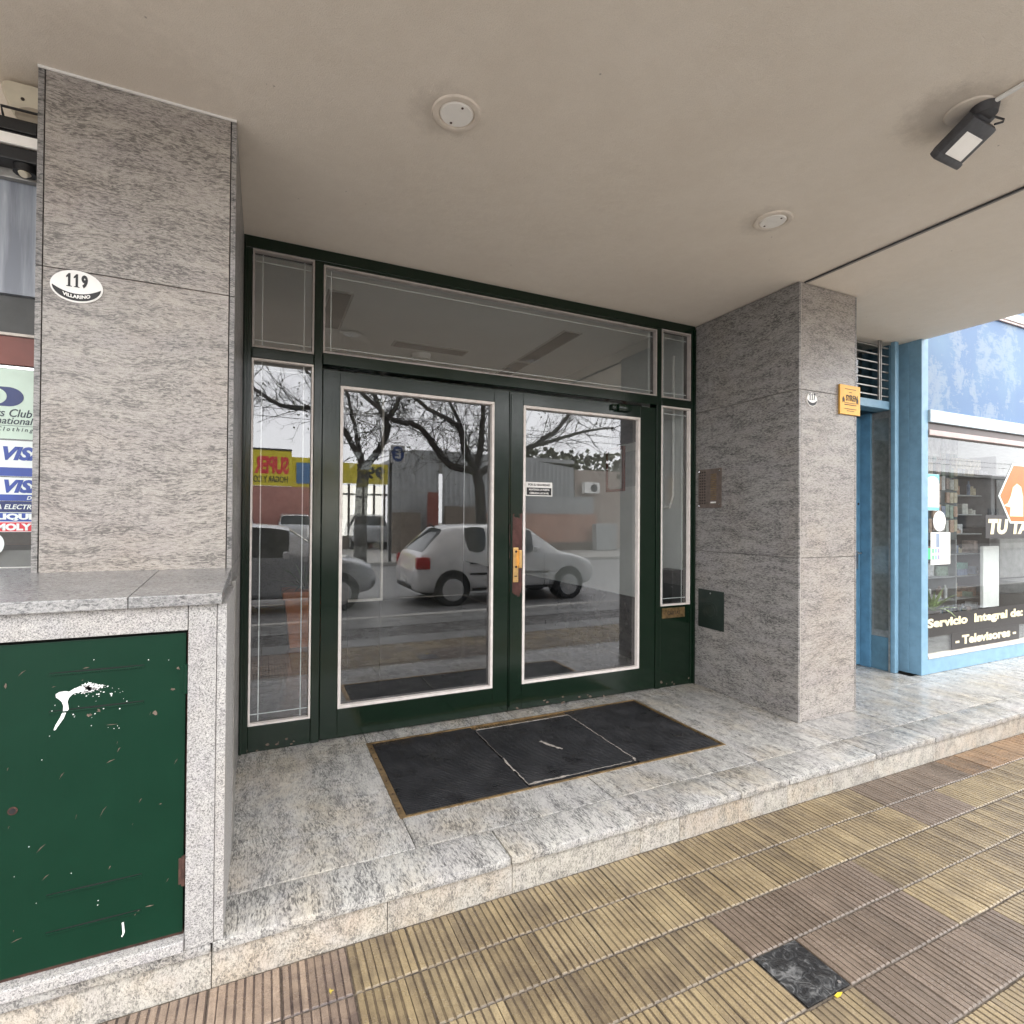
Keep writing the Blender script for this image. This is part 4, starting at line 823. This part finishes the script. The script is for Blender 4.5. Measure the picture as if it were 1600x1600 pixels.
def blades(t, cx, cy, z0, n, L, mat, spread=1.0, w=.02):
    for i in range(n):
        a = 2*math.pi*i/n+R_.uniform(-.3, .3); l = L*R_.uniform(.6, 1.1); el = R_.uniform(.5, 1.3); mb = MB(); pts = []
        for k in range(6):
            s = k/5; rr = l*s*math.cos(el)*spread; zz = z0+l*s*math.sin(el)-l*.55*s*s*math.cos(el)
            pts.append((Vector((cx+rr*math.cos(a), cy+rr*math.sin(a), zz)), w*(1-s*.92)*(.6+1.2*s*(1-s)*2)))
        nrm = Vector((-math.sin(a), math.cos(a), 0)); vs = []
        for p, ww in pts: vs += [p-nrm*ww, p+Vector((0, 0, -.3*ww)), p+nrm*ww]
        fs = []
        for k in range(5): fs += [(3*k, 3*k+1, 3*k+4, 3*k+3), (3*k+1, 3*k+2, 3*k+5, 3*k+4)]
        mb.add(vs, fs); mb.build('leaf', mat, t)
lg = plain('variegated leaf', (.24, .32, .13), .5, var=.35, scale=40)
pt = thing('potted_plant', (5.72, 2.94, .40), 'leafy green plant at the left foot of the blue shop window', 'plant')
MB().cyl((5.72, 2.94, .401), (0, 0, 1), .05, .1, 20, .065).build('pot', plain('dark pot', (.08, .06, .05), .6), pt, smooth=True); blades(pt, 5.72, 2.94, .49, 22, .42, lg, .85, .020)
# ------------------------------------------------------------------ lobby
wallp = plain('pale grey lobby paint', (.74, .75, .73), .6, var=.04, scale=3); lceil = plain('lobby ceiling paint', (.86, .86, .84), .7, var=.03, scale=2)
dfl = plain('dark polished lobby floor', (.032, .032, .034), .18, var=.3, scale=8)
lob = struct(B('lobby', wallp, None, (3.23, 3.4, 3.475, 9.0, .60, 3.03), org=(1.5, 6, 0)), 'pale grey walls of the lobby behind the glass doors', 'wall')
B('dark_wall', plain('dark lobby cladding', (.11, .108, .10), .45, var=.2, scale=3), lob, (-.30, -.15, 3.475, 9.0, 0, 3.03), (-.149, 3.229, 9.0, 9.1, 0, 3.03)); B('wainscot', dfl, lob, (3.215, 3.4, 3.475, 9.0, 0, .599)); B('floor_slab', dfl, lob, (-.149, 3.214, 3.475, 8.99, -.04, -.001)); B('ceiling_slab', lceil, lob, (-.3, 3.4, 3.475, 9.1, 3.031, 3.34))
B('back_door', plain('dark lift door', (.10, .10, .10), .3, .5), lob, (.9, 2.1, 8.96, 8.995, 0, 2.1))
slot = plain('dark vent slot', (.012, .014, .014), .5); frame = plain('vent frame', (.40, .40, .39), .5)
def vent(x0, x1, y0, y1, label):
    t = thing('ceiling_vent', ((x0+x1)/2, (y0+y1)/2, 3.02), label, 'vent'); B('frame', frame, t, (x0-.02, x1+.02, y0-.02, y1+.02, 3.022, 3.0305)); B('slot', slot, t, (x0, x1, y0, y1, 3.018, 3.0218)); return t
vent(1.14, 1.85, 5.12, 5.26, 'crosswise dark air vent in the lobby ceiling'); vent(2.45, 2.60, 4.18, 5.15, 'long dark air vent in the lobby ceiling'); vent(2.45, 2.60, 5.22, 5.9, 'shorter far air vent in the lobby ceiling')
vent(.44, .59, 4.2, 5.0, 'dark air vent at the left of the lobby ceiling')
MB_ = MB().cyl((1.47, 5.44, 3.03), (0, 0, -1), .10, .05, 32, .085); tag(MB_.build('smoke_detector', M['white'], smooth=True), 'round white smoke detector on the lobby ceiling', 'smoke detector')
nb = thing('notice_board', (3.2, 4.45, 1.63), 'red framed notice board on the lobby wall', 'notice board')
rf = plain('red brown wood', (.20, .06, .045), .4)
for q in ((4.33, 4.62, 1.62, 1.645), (4.33, 4.62, 2.04, 2.065), (4.33, 4.352, 1.645, 2.04), (4.598, 4.62, 1.645, 2.04)): B('frame', rf, nb, (3.20, 3.2295, *q))
B('paper', M['white'], nb, (3.208, 3.2295, 4.36, 4.59, 1.66, 2.03))
tag(B('notice', plain('grey paper', (.45, .46, .46), .6), None, (3.222, 3.2295, 4.08, 4.32, 1.66, 2.0)), 'plain grey notice beside the red framed board in the lobby', 'notice')
tag(B('sign_panel', plain('dark lobby panel', (.03, .03, .035), .3), None, (3.215, 3.2295, 4.08, 4.55, 2.08, 2.5)), 'dark panel above the notices on the lobby wall', 'panel')
tag(MB().box(3.08, 3.21, 3.49, 3.70, .601, .92, bev=.004).build('letter_box', M['black']), 'black box standing behind the right side window', 'box')
tag(MB().tube([(3.2, 3.62, 2.75), (3.2, 3.62, 1.55), (3.2, 3.66, 1.45), (3.2, 3.9, 1.42)], .012, 8).build('conduit', M['white'], smooth=True), 'white conduit on the lobby wall behind the right side window', 'pipe')
scr = thing('added_screen', (.85, 5.0, 0), 'added white framed screen in place of pane edges mirrored in the lobby', 'screen')  # added frame and pane, drawing white outlines that read as mirrored pane edges
for q in ((.70, .985, .58, .60), (.70, .985, 2.6, 2.62), (.985, 1.005, .58, 2.62)): B('frame', M['bead'], scr, (q[0], q[1], 4.98, 5.01, q[2], q[3]))
B('pane', glass('thin screen glass', .042, (.97, .98, .98)), scr, (.70, .984, 4.992, 4.998, .601, 2.599)); [B('leg', M['black'], scr, (x, x+.02, 4.985, 5.005, 0, .579)) for x in (.70, .985)]
pp = thing('planter', (.42, 6.1, 0), 'terracotta planter with spiky green leaves inside the lobby', 'planter')
terr = plain('terracotta', (.66, .22, .085), .6, var=.12)
mb = MB(); mb.add([(x, y, z) for z, s in ((0, .155), (.50, .205)) for x, y in ((.42-s, 6.1-s), (.42+s, 6.1-s), (.42+s, 6.1+s), (.42-s, 6.1+s))], [(3, 2, 1, 0), (4, 5, 6, 7), (0, 1, 5, 4), (1, 2, 6, 5), (2, 3, 7, 6), (3, 0, 4, 7)]); mb.build('pot', terr, pp)
B('pot_rim', terr, pp, (.19, .65, 5.87, 6.33, .501, .58), bev=.01); blades(pp, .42, 6.1, .56, 26, .55, plain('dark green blade', (.05, .10, .03), .5), 1.0, .018)
# ------------------------------------------------------------------ street seen in the glass: cars
hatch = [(0, .42, .60, .64, .66, .52), (.04, .28, .66, .70, .77, .64), (.10, .24, .86, .90, .815, .70), (.16, .23, .93, .97, .825, .70), (.58, .22, .94, 1.41, .83, .60), (.66, .22, .94, 1.445, .83, .605), (.98, .22, .94, 1.475, .835, .62), (1.42, .22, .93, 1.482, .835, .625), (1.50, .22, .93, 1.482, .835, .625), (2.22, .22, .92, 1.455, .835, .62), (2.40, .22, .91, 1.41, .835, .61), (3.02, .22, .90, .955, .83, .70), (3.45, .24, .85, .885, .815, .68), (3.74, .28, .74, .78, .77, .62), (3.86, .36, .58, .62, .66, .5)]
suv = [(0, .45, .8, .85, .70, .5), (.06, .36, 1.0, 1.04, .82, .62), (.14, .34, 1.05, 1.12, .84, .68), (.36, .33, 1.06, 1.58, .85, .66), (.42, .33, 1.06, 1.62, .85, .66), (1.2, .33, 1.06, 1.68, .86, .68), (1.28, .33, 1.06, 1.68, .86, .68), (2.2, .33, 1.05, 1.66, .86, .68), (2.7, .33, 1.04, 1.58, .86, .66), (3.3, .33, 1.04, 1.10, .85, .70), (3.9, .36, .98, 1.02, .82, .66), (4.1, .45, .7, .74, .66, .5)]
def car(L, st, wheels, body_m, loc, label, rear=True, halfw=.82):
    t = thing('parked_car', loc, label, 'car'); ox, oy, oz = loc
    rings = []
    for (x, zb, zbelt, ztop, w, wt) in st:
        mid = zb+(zbelt-zb)*.55
        rings.append([(x, 0, zb), (x, w*.86, zb), (x, w*.985, zb+.10), (x, w, mid), (x, w*.97, zbelt), (x, wt, ztop-.035 if ztop-zbelt > .12 else ztop-.01), (x, wt*.8, ztop), (x, 0, ztop+.015)])
    n = 8; vs = [p for rg in rings for p in rg]; vs2 = vs+[(x, -y, z) for x, y, z in vs]; off = len(vs); fs = []; mi = []
    def win(i, k):
        a, b = st[i], st[i+1]; xm = (a[0]+b[0])/2
        if k == 4 and xm in sidewin: return 1
        if k in (5, 6) and ((ws[0] < xm < ws[1]) or (rear and rs[0] < xm < rs[1])): return 1
        return 0
    tall = [(a[0], a[3]-a[2]) for a in st]; iw = [i for i in range(len(st)-1) if st[i][3]-st[i][2] > .3 and st[i+1][3]-st[i+1][2] > .3]
    sidewin = {(st[i][0]+st[i+1][0])/2 for i in iw if st[i+1][0]-st[i][0] > .12 and st[i][0] > .9 or (st is suv and st[i+1][0]-st[i][0] > .12)}
    fr_ = max(i for i in range(len(st)) if st[i][3]-st[i][2] > .3); ws = (st[fr_][0], st[fr_+1][0]); re_ = min(i for i in range(len(st)) if st[i][3]-st[i][2] > .3); rs = (st[re_-1][0], st[re_][0])
    for s, o in ((1, 0), (-1, off)):
        for i in range(len(st)-1):
            for k in range(n-1):
                q = (o+i*n+k, o+i*n+k+1, o+(i+1)*n+k+1, o+(i+1)*n+k); fs.append(q if s > 0 else q[::-1]); mi.append(win(i, k))
        for i, fl_ in ((0, 1), (len(st)-1, 0)):
            q = tuple(o+i*n+k for k in range(n)); fs.append(q); mi.append(0)
    me = bpy.data.meshes.new('body'); me.from_pydata([(ox+x, oy+y, oz+z) for x, y, z in vs2], [], fs); me.materials.append(body_m); me.materials.append(cargl); me.polygons.foreach_set('material_index', mi)
    bm = bmesh.new(); bm.from_mesh(me); bmesh.ops.remove_doubles(bm, verts=bm.verts, dist=.0005); bmesh.ops.recalc_face_normals(bm, faces=bm.faces)
    cl = bm.edges.layers.float.get('crease_edge') or bm.edges.layers.float.new('crease_edge')
    for e in bm.edges:
        fa = e.link_faces
        if len(fa) == 2 and fa[0].material_index != fa[1].material_index: e[cl] = .75
        elif len(fa) == 2 and fa[0].normal.angle(fa[1].normal, 0) > .55: e[cl] = .35
    bm.to_mesh(me); bm.free()
    ob = bpy.data.objects.new('tmp', me); S.collection.objects.link(ob); md = ob.modifiers.new('s', 'SUBSURF'); md.levels = 2; md.render_levels = 2
    bpy.context.view_layer.update(); m2 = bpy.data.meshes.new_from_object(ob.evaluated_get(bpy.context.evaluated_depsgraph_get())); bpy.data.objects.remove(ob)
    for nm, k, mt in (('body', 0, body_m), ('window', 1, cargl)):
        mb = MB(); used = {}
        for p in m2.polygons:
            if p.material_index != k: continue
            idx = []
            for vi in p.vertices:
                if vi not in used: used[vi] = len(mb.v); mb.v.append(tuple(m2.vertices[vi].co))
                idx.append(used[vi])
            mb.f.append(tuple(idx)); mb.m.append(0)
        if mb.f:
            o2 = mb.build(nm, mt, t); o2.data.polygons.foreach_set('use_smooth', [True]*len(o2.data.polygons))
    for wx in wheels:
        for s in (-1, 1):
            c = (ox+wx, oy+s*halfw*.99, oz+.29)
            MB().cyl((c[0], oy+s*halfw*.7, c[2]+.03), (0, s, 0), .335, halfw*.323, 28).build('wheel_arch', M['black'], t, smooth=True)
            wl_ = MB().cyl((c[0], c[1]-s*.17, c[2]), (0, s, 0), .29, .213, 28, .275).build('wheel', M['blackpl'], t, smooth=True)
            MB().cyl((c[0], c[1]+s*.0435, c[2]), (0, s, 0), .205, .008, 24, .17).build('rim', M['rimalu'], wl_, smooth=True)
    return t
M['rimalu'] = plain('silver wheel trim', (.50, .50, .50), .35, .3)
cargl = plain('car window glass', (.025, .03, .032), .08, var=.1)
wcar = plain('white car paint', (.60, .60, .60), .25, var=.02, coat=.5); scar = plain('silver car paint', (.42, .43, .45), .28, .4, .03, coat=.5); dcar = plain('dark car paint', (.05, .055, .07), .25, var=.03, coat=.5)
tl = plain('red tail lamp', (.35, .012, .015), .15); hl = plain('clear head lamp', (.65, .68, .7), .12)
c1 = car(3.9, hatch, (.72, 3.16), wcar, (2.44, -3.35, -.25), 'white hatchback parked at the kerb, mirrored in both doors')
CX, CY = 2.44, -3.35
for sg_ in (-1, 1):
    MB().box(CX+.045, CX+.30, CY+sg_*.755-.075, CY+sg_*.755+.075, .42, .64, bev=.035).build('tail_lamp', tl, c1, smooth=True)
    MB().box(CX+2.36, CX+2.44, CY+sg_*.92-.08, CY+sg_*.92+.08, .70, .80, bev=.02).build('mirror', wcar, c1, smooth=True)
    for x in (1.05, 1.95): MB().box(CX+x, CX+x+.16, CY+sg_*.822-.012, CY+sg_*.822+.012, .50, .525, bev=.006).build('door_handle', M['blackpl'], c1)
    for x0_, x1_ in ((1.455, 1.463), (2.60, 2.608)): B('door_seam', M['black'], c1, (CX+x0_, CX+x1_, CY+sg_*.8315-.004, CY+sg_*.8315+.004, .02, .66))
    B('side_moulding', M['blackpl'], c1, (CX+1.05, CX+2.7, CY+sg_*.836-.006, CY+sg_*.836+.006, .30, .335), bev=.003)
    B('sill', M['blackpl'], c1, (CX+1.12, CX+2.8, CY+sg_*.80-.02, CY+sg_*.80+.02, .0, .05))
B('number_plate', M['white'], c1, (CX-.005, CX+.012, CY-.2, CY+.2, .16, .27)); B('badge', M['chrome'], c1, (CX+.075, CX+.095, CY-.03, CY+.03, .50, .56)); B('rear_bumper_grille', M['blackpl'], c1, (CX+.0, CX+.06, CY-.5, CY+.5, .05, .12)); MB().tube([(CX+.62, CY, 1.17), (CX+.50, CY, 1.235)], .02, 8).build('aerial', M['black'], c1)
c2 = car(3.9, hatch, (.74, 3.2), scar, (-2.0, -3.6, -.25), 'silver hatchback parked behind the white one, mirrored at the left')
for sg_ in (-1, 1): MB().box(1.50, 1.78, -3.6+sg_*.58-.1, -3.6+sg_*.58+.1, .38, .52, bev=.04).build('head_lamp', hl, c2, smooth=True); MB().box(.30, .40, -3.6+sg_*.94-.08, -3.6+sg_*.94+.08, .66, .78, bev=.03).build('mirror', wcar, c2, smooth=True)
c3 = car(4.1, suv, (.8, 3.35), scar, (0, 0, 0), 'silver car parked in front of the yellow shop across the road'); c3.location = (1.5, -22.4, -.13); c3.rotation_euler = (0, 0, -math.pi/2)
c4 = copy_tree(c3); c4.location = (-1.2, -22.4, -.13); c4['label'] = 'second silver car left of the other before the yellow shop across the road'
c5 = copy_tree(c3); c5.location = (4.6, -18.6, -.13); c5['label'] = 'silver car parked close to the yellow forecourt across the road'
# trees
def limb(mb, pts, r0, r1, n=7):
    k = len(pts); mb.tube(pts, [r0+(r1-r0)*i/(k-1) for i in range(k)], n)
def curve(P, n=10, jit=.0):
    P = [Vector(p) for p in P]; Q = [P[0]*2-P[1]]+P+[P[-1]*2-P[-2]]; out = []
    for i in range(1, len(Q)-2):
        for k in range(n):
            t = k/n; a, b, c, d = Q[i-1], Q[i], Q[i+1], Q[i+2]
            out.append(.5*((2*b)+(c-a)*t+(2*a-5*b+4*c-d)*t*t+(3*b-a-3*c+d)*t**3)+Vector((R_.uniform(-jit, jit), R_.uniform(-jit, jit), R_.uniform(-jit, jit))))
    return out+[P[-1]]
def twigs(mb, p, d, L, rad, depth):
    pts = [p]; q = p.copy(); dd = d.normalized(); ns = 5
    for i in range(ns):
        dd = (dd+Vector((R_.gauss(0, .22), R_.gauss(0, .22), R_.gauss(.03, .2)))).normalized(); q = q+dd*L/ns; pts.append(q)
    limb(mb, pts, rad, rad*.35, 5 if depth > 1 else 3)
    if depth <= 0: return
    for i in range(R_.choice((2, 3, 3, 4))):
        k = R_.randrange(1, len(pts)); ax = Vector((R_.gauss(0, 1), R_.gauss(0, 1), R_.gauss(0, 1))).normalized()
        nd = (dd*.7+ax*.75).normalized(); twigs(mb, pts[k], nd, L*R_.uniform(.45, .75), rad*.5, depth-1)
bark = plain('dark bark', (.045, .04, .035), .9, var=.3, scale=12, bmp=.4); leafm = plain('olive leaf', (.09, .10, .03), .6, var=.4)
def tree(base, trunk, limbs, label, seed):
    R_.seed(seed); t = thing('bare_tree', base, label, 'tree', None)
    tr = MB(); limb(tr, curve(trunk, 6, .015), .20, .16, 10); tr.build('trunk', bark, t, smooth=True)
    cr = MB(); tips = []
    for P, r0 in limbs:
        c = curve(P, 7, .02); limb(cr, c, r0, r0*.45, 8); tips += [(c[i], (c[min(i+1, len(c)-1)]-c[i-1]).normalized(), r0*.4, i/len(c)) for i in range(3, len(c), 2)]
    for p, d, rr, s in tips:
        for _ in range(2):
            ax = Vector((R_.gauss(0, 1), R_.gauss(0, 1), R_.gauss(.35, .7))).normalized(); twigs(cr, p, (d*.5+ax).normalized(), R_.uniform(.9, 1.7), max(.016, rr*.36), 3)
    cr.build('crown', bark, t, smooth=False)
    lv = MB()
    for i in range(260):
        p, d, rr, s = R_.choice(tips); q = p+Vector((R_.gauss(0, .6), R_.gauss(0, .6), R_.gauss(.3, .5))); a = Vector((R_.gauss(0, 1), R_.gauss(0, 1), R_.gauss(0, 1))).normalized()*.05; b_ = a.orthogonal().normalized()*.03
        lv.add([q-a, q+b_, q+a, q-b_], [(0, 1, 2, 3)])
    tag(lv.build('leaf', leafm, t), kind='stuff'); return t
Yt = -9.8
tree((6.6, Yt, -.13), [(6.62, Yt, -.13), (6.6, Yt, 1.2), (6.5, Yt, 2.4), (6.35, Yt, 3.0)],
     [([(6.4, Yt, 2.9), (5.42, Yt+.1, 3.1), (4.9, Yt, 3.75), (4.35, Yt+.1, 4.25), (3.5, Yt+.2, 4.4), (2.6, Yt, 5.2)], .13), ([(6.35, Yt, 3.0), (5.9, Yt+.2, 3.5), (5.6, Yt+.4, 4.3), (4.6, Yt+.3, 4.8), (3.8, Yt, 5.6)], .11),
      ([(6.35, Yt, 3.0), (6.15, Yt-.3, 3.7), (5.95, Yt-.5, 4.6), (5.3, Yt-.6, 5.8)], .10), ([(6.4, Yt, 3.0), (6.55, Yt, 3.9), (6.5, Yt+.3, 5.0), (6.7, Yt+.4, 6.5)], .13),
      ([(6.45, Yt, 2.8), (7.1, Yt-.2, 3.2), (8.3, Yt, 3.8), (9.3, Yt+.2, 4.5), (10.2, Yt+.3, 5.6)], .13), ([(8.3, Yt, 3.8), (9.2, Yt+.4, 4.1), (10.4, Yt+.5, 4.5), (11.6, Yt+.4, 4.7)], .07)],
     'large bare tree on the far kerb mirrored in the left door', 11)
tree((2.75, Yt-.4, -.13), [(2.75, Yt-.4, -.13), (2.75, Yt-.4, 1.5), (2.8, Yt-.4, 2.6), (2.78, Yt-.4, 3.0)],
     [([(2.8, Yt-.4, 2.9), (3.15, Yt-.3, 3.3), (3.42, Yt-.2, 3.8), (3.45, Yt-.2, 4.4), (3.1, Yt-.1, 5.0), (2.9, Yt, 6.2)], .12), ([(3.45, Yt-.2, 4.35), (3.75, Yt, 4.9), (4.0, Yt+.1, 6)], .09),
      ([(2.78, Yt-.4, 3.0), (2.45, Yt-.3, 3.6), (2.0, Yt-.2, 4.2), (1.4, Yt, 4.5), (.4, Yt+.2, 4.5), (-.4, Yt+.2, 5.0)], .10), ([(2.78, Yt-.4, 3.0), (2.65, Yt-.9, 4.0), (2.4, Yt-1.2, 5.4)], .09), ([(2.0, Yt-.2, 4.2), (1.5, Yt+.3, 5.0), (.7, Yt+.5, 5.9)], .06)],
     'bare forked tree on the far kerb left of the larger one', 12)
tree((19.5, -9.6, -.13), [(19.5, -9.6, -.13), (19.5, -9.6, 1.2), (19.4, -9.6, 2.6)], [([(19.4, -9.6, 2.5), (18.6, -9.4, 3.6), (17.6, -9.2, 5.0), (17, -9, 6.4)], .13), ([(19.4, -9.6, 2.6), (20.2, -9.7, 4.0), (20.6, -9.5, 6.2)], .12), ([(19.4, -9.6, 2.5), (21, -9.5, 3.4), (23, -9.4, 4.4)], .10)], 'bare tree far along the opposite kerb', 13)
for i, (y, z) in enumerate(((-8.2, 6.3), (-8.4, 5.7), (-12.5, 4.9), (-12.6, 5.2))):
    tag(MB().tube([(x, y, z-.25+.25*((x-8)/40)**2) for x in range(-32, 50, 4)], .012, 4).build('overhead_cable', M['black']), ('upper near', 'lower near', 'lower far', 'upper far')[i]+' black overhead cable strung along the road', 'cable', 'overhead cables along the road')
R_.seed(21)
# hedge beyond, buildings across
hd_ = MB()
for i in range(1500):
    q = Vector((R_.uniform(11, 20), -19+R_.gauss(0, .8), R_.uniform(2.0, 5.1))); a = Vector((R_.gauss(0, 1), R_.gauss(0, 1), R_.gauss(0, 1))).normalized()*.2; b_ = a.orthogonal().normalized()*.14; hd_.add([q-a, q+b_, q+a, q-b_], [(0, 1, 2, 3)])
tag(hd_.build('treetops', plain('dark olive foliage', (.055, .06, .022), .7, var=.4)), 'dark green treetops behind the grey shed', 'trees', None, 'stuff')
yel = plain('yellow sign paint', (.62, .52, .03), .5, var=.05); pinkw = plain('dusty pink wall', (.42, .20, .17), .8, var=.08, scale=2); sal = plain('salmon wall', (.40, .24, .18), .8, var=.1, scale=2); corr = plain('grey corrugated sheet', (.33, .34, .34), .5, .2, .08, 2); bei = plain('brown render', (.17, .14, .115), .8, var=.15); glow_wall = plain('glowing shop interior wall', (.75, .74, .68), .6, var=.1); glow_wall.node_tree.nodes['Principled BSDF'].inputs['Emission Color'].default_value = (1, .97, .88, 1); glow_wall.node_tree.nodes['Principled BSDF'].inputs['Emission Strength'].default_value = 1.5  # shop back wall emits by itself, standing in for a lit interior
ys = thing('yellow_shop', (0, -26, -.13), 'yellow and pink supermarket building across the road', 'building')
B('wall', pinkw, ys, (-8, 2.5, -27, -26, -.13, 3.1)); B('sign_board', yel, ys, (-8, 1.45, -26.1, -25.95, 3.12, 5.1)); B('sign_board', yel, ys, (1.46, 3.2, -26.3, -26.15, 3.0, 4.8)); B('roof_edge', M['blackpl'], ys, (-8, 1.45, -26.12, -25.9, 5.11, 5.2)); B('blue_sign', plain('blue sign', (.08, .18, .35), .5), ys, (1.7, 2.9, -26.14, -26.1, 3.3, 4.5))
text('SUPER', 1.30, 3.78, -25.94, .98, red, ys, w=1.75, bold=.05, face=-1); text('HOGAR Y CO', 1.25, 3.30, -25.94, .36, M['black'], ys, w=1.75, bold=.02, face=-1)
fs_ = thing('yellow_forecourt', (4.2, -20, -.13), 'glazed yellow topped shop with large 99 across the road', 'building')
B('sign_board', yel, fs_, (2.2, 5.6, -20.1, -19.95, 3.02, 4.0)); B('wall', glow_wall, fs_, (2.2, 5.6, -21.5, -21.4, -.13, 3.0)); 
for x in (2.9, 3.7, 4.3, 4.9, 5.4): B('post', M['browngl'], fs_, (x, x+.10, -20.05, -19.95, -.13, 3.0))
B('window_rail', M['alu'], fs_, (2.2, 5.6, -20.03, -19.97, 2.45, 2.55)); B('base_wall', bei, fs_, (2.2, 5.6, -20.06, -19.9, -.13, .5)); B('roof', M['alu'], fs_, (2.2, 5.6, -21.5, -20.12, 3.9, 4.0))
text('99', 5.45, 3.25, -19.94, .62, M['black'], fs_, w=.95, bold=.04, face=-1)
sh = thing('grey_shed', (9, -18, -.13), 'grey corrugated metal shed across the road', 'shed')
def corrug(x0, x1, y, z0f, z1f, step=.12):
    mb = MB(); n = int((x1-x0)/step); P = [(x0+i*step, y+(.035 if i % 2 else 0)) for i in range(n+1)]
    vs = [(x, yy, z0f) for x, yy in P]+[(x, yy, z1f(x)) for x, yy in P]; mb.add(vs, [(i, i+1, n+2+i, n+1+i) for i in range(n)]); return mb
corrug(4.9, 7.3, -16.6, -.13, lambda x: 3.55+.85*min(1, max(0, (x-4.9)/1.08))).build('gable_wall', corr, sh); corrug(7.3, 11.9, -16.4, -.13, lambda x: 4.4-.1*(x-7.3)/4).build('side_wall', corr, sh); corrug(11.0, 14.3, -16.55, -.13, lambda x: 4.3-.1*(x-11)).build('side_wall', corr, sh)
B('roof', corr, sh, (5.9, 14.4, -26, -16.7, 4.2, 4.38))
lw = thing('boundary_wall', (10, -16, -.13), 'low rendered wall in front of the grey shed', 'wall')
B('column', bei, lw, (4.95, 6.15, -16.1, -15.8, -.13, 1.6)); B('column', bei, lw, (7.3, 8.9, -16.1, -15.85, -.13, 1.9)); B('gate', rf, lw, (6.5, 7.0, -16.0, -15.95, -.13, 2.5)); B('rail', M['alu'], lw, (4.95, 6.4, -16, -15.96, 2.45, 2.5)); B('rail', M['alu'], lw, (4.95, 6.4, -16, -15.96, 1.68, 1.72)); 
B('salmon_panel', sal, lw, (9.0, 15.2, -16.05, -15.85, .25, 1.62)); B('grey_panel', corr, lw, (9.0, 15.2, -16.3, -16.2, 1.63, 2.5)); B('base', bei, lw, (9.0, 15.2, -16.07, -15.8, -.13, .249))
tag(B('meter_box', corr, None, (14.7, 15.9, -15.5, -15.1, -.13, 1.15), bev=.03), 'grey metal box in front of the salmon wall across the road', 'box')
ac = thing('air_conditioner', (15.2, -17, 2.7), 'white air conditioner unit on the far shed wall', 'air conditioner'); B('case', M['white'], ac, (14.7, 15.6, -16.5, -16.2, 2.7, 3.25), bev=.02); MB().cyl((15.25, -16.2, 2.97), (0, 1, 0), .2, .01, 24).build('fan_grille', M['blackpl'], ac)
B('wall', plain('pale house wall', (.36, .30, .26), .8), tag(thing('house', (17, -17, -.13), 'plain house wall behind the air conditioner', 'house'), None), (14.4, 24, -18, -16.7, -.13, 3.9))
rh = thing('added_row_house', (34, -17, -.13), 'added row house that darkens the reflection in the blue shop window', 'house')  # added far off so the blue shop window mirrors something dark
B('wall', plain('dull house render', (.20, .18, .16), .85, var=.2, scale=2), rh, (24.1, 70, -24, -15.5, -.13, 4.6)); B('roof_edge', M['kerb'], rh, (24, 70.2, -24.2, -15.3, 4.61, 4.8))
for i in range(9): w_ = B('window', M['black'], rh, (26+i*4.4, 27.4+i*4.4, -15.49, -15.42, .9, 2.4)); B('sill', M['kerb'], w_, (25.9+i*4.4, 27.5+i*4.4, -15.41, -15.3, .82, .89))
ps = thing('parking_sign', (3.95, -11.55, -.13), 'square blue and white parking sign on a dark pole across the road', 'sign')
MB().cyl((3.95, -11.6, -.13), (0, 0, 1), .05, 3.75, 14).build('pole', M['blackpl'], ps, smooth=True); B('board', M['white'], ps, (3.93, 4.42, -11.53, -11.5, 3.25, 3.85), bev=.01); MB().xz(ellipse(4.175, 3.55, .205, .26), -11.4995, .004).build('disc', plain('sign blue', (.03, .10, .35), .4), ps); text('E', 4.27, 3.39, -11.4945, .32, M['white'], ps, w=.19, bold=.04, face=-1)
for o in list(bpy.data.objects):
    if o.parent and o.name.split('.')[0] in ('paint_splash', 'scratch', 'frayed_edge', 'paint_chip', 'hole', 'button', 'screw', 'grille_slat', 'keyhole', 'stud', 'ring', 'etched_line', 'leaf') and o.parent.name.split('.')[0] not in ('planter', 'potted_plant'): o['kind'] = 'stuff'
    if '_o' in o: del o['_o']
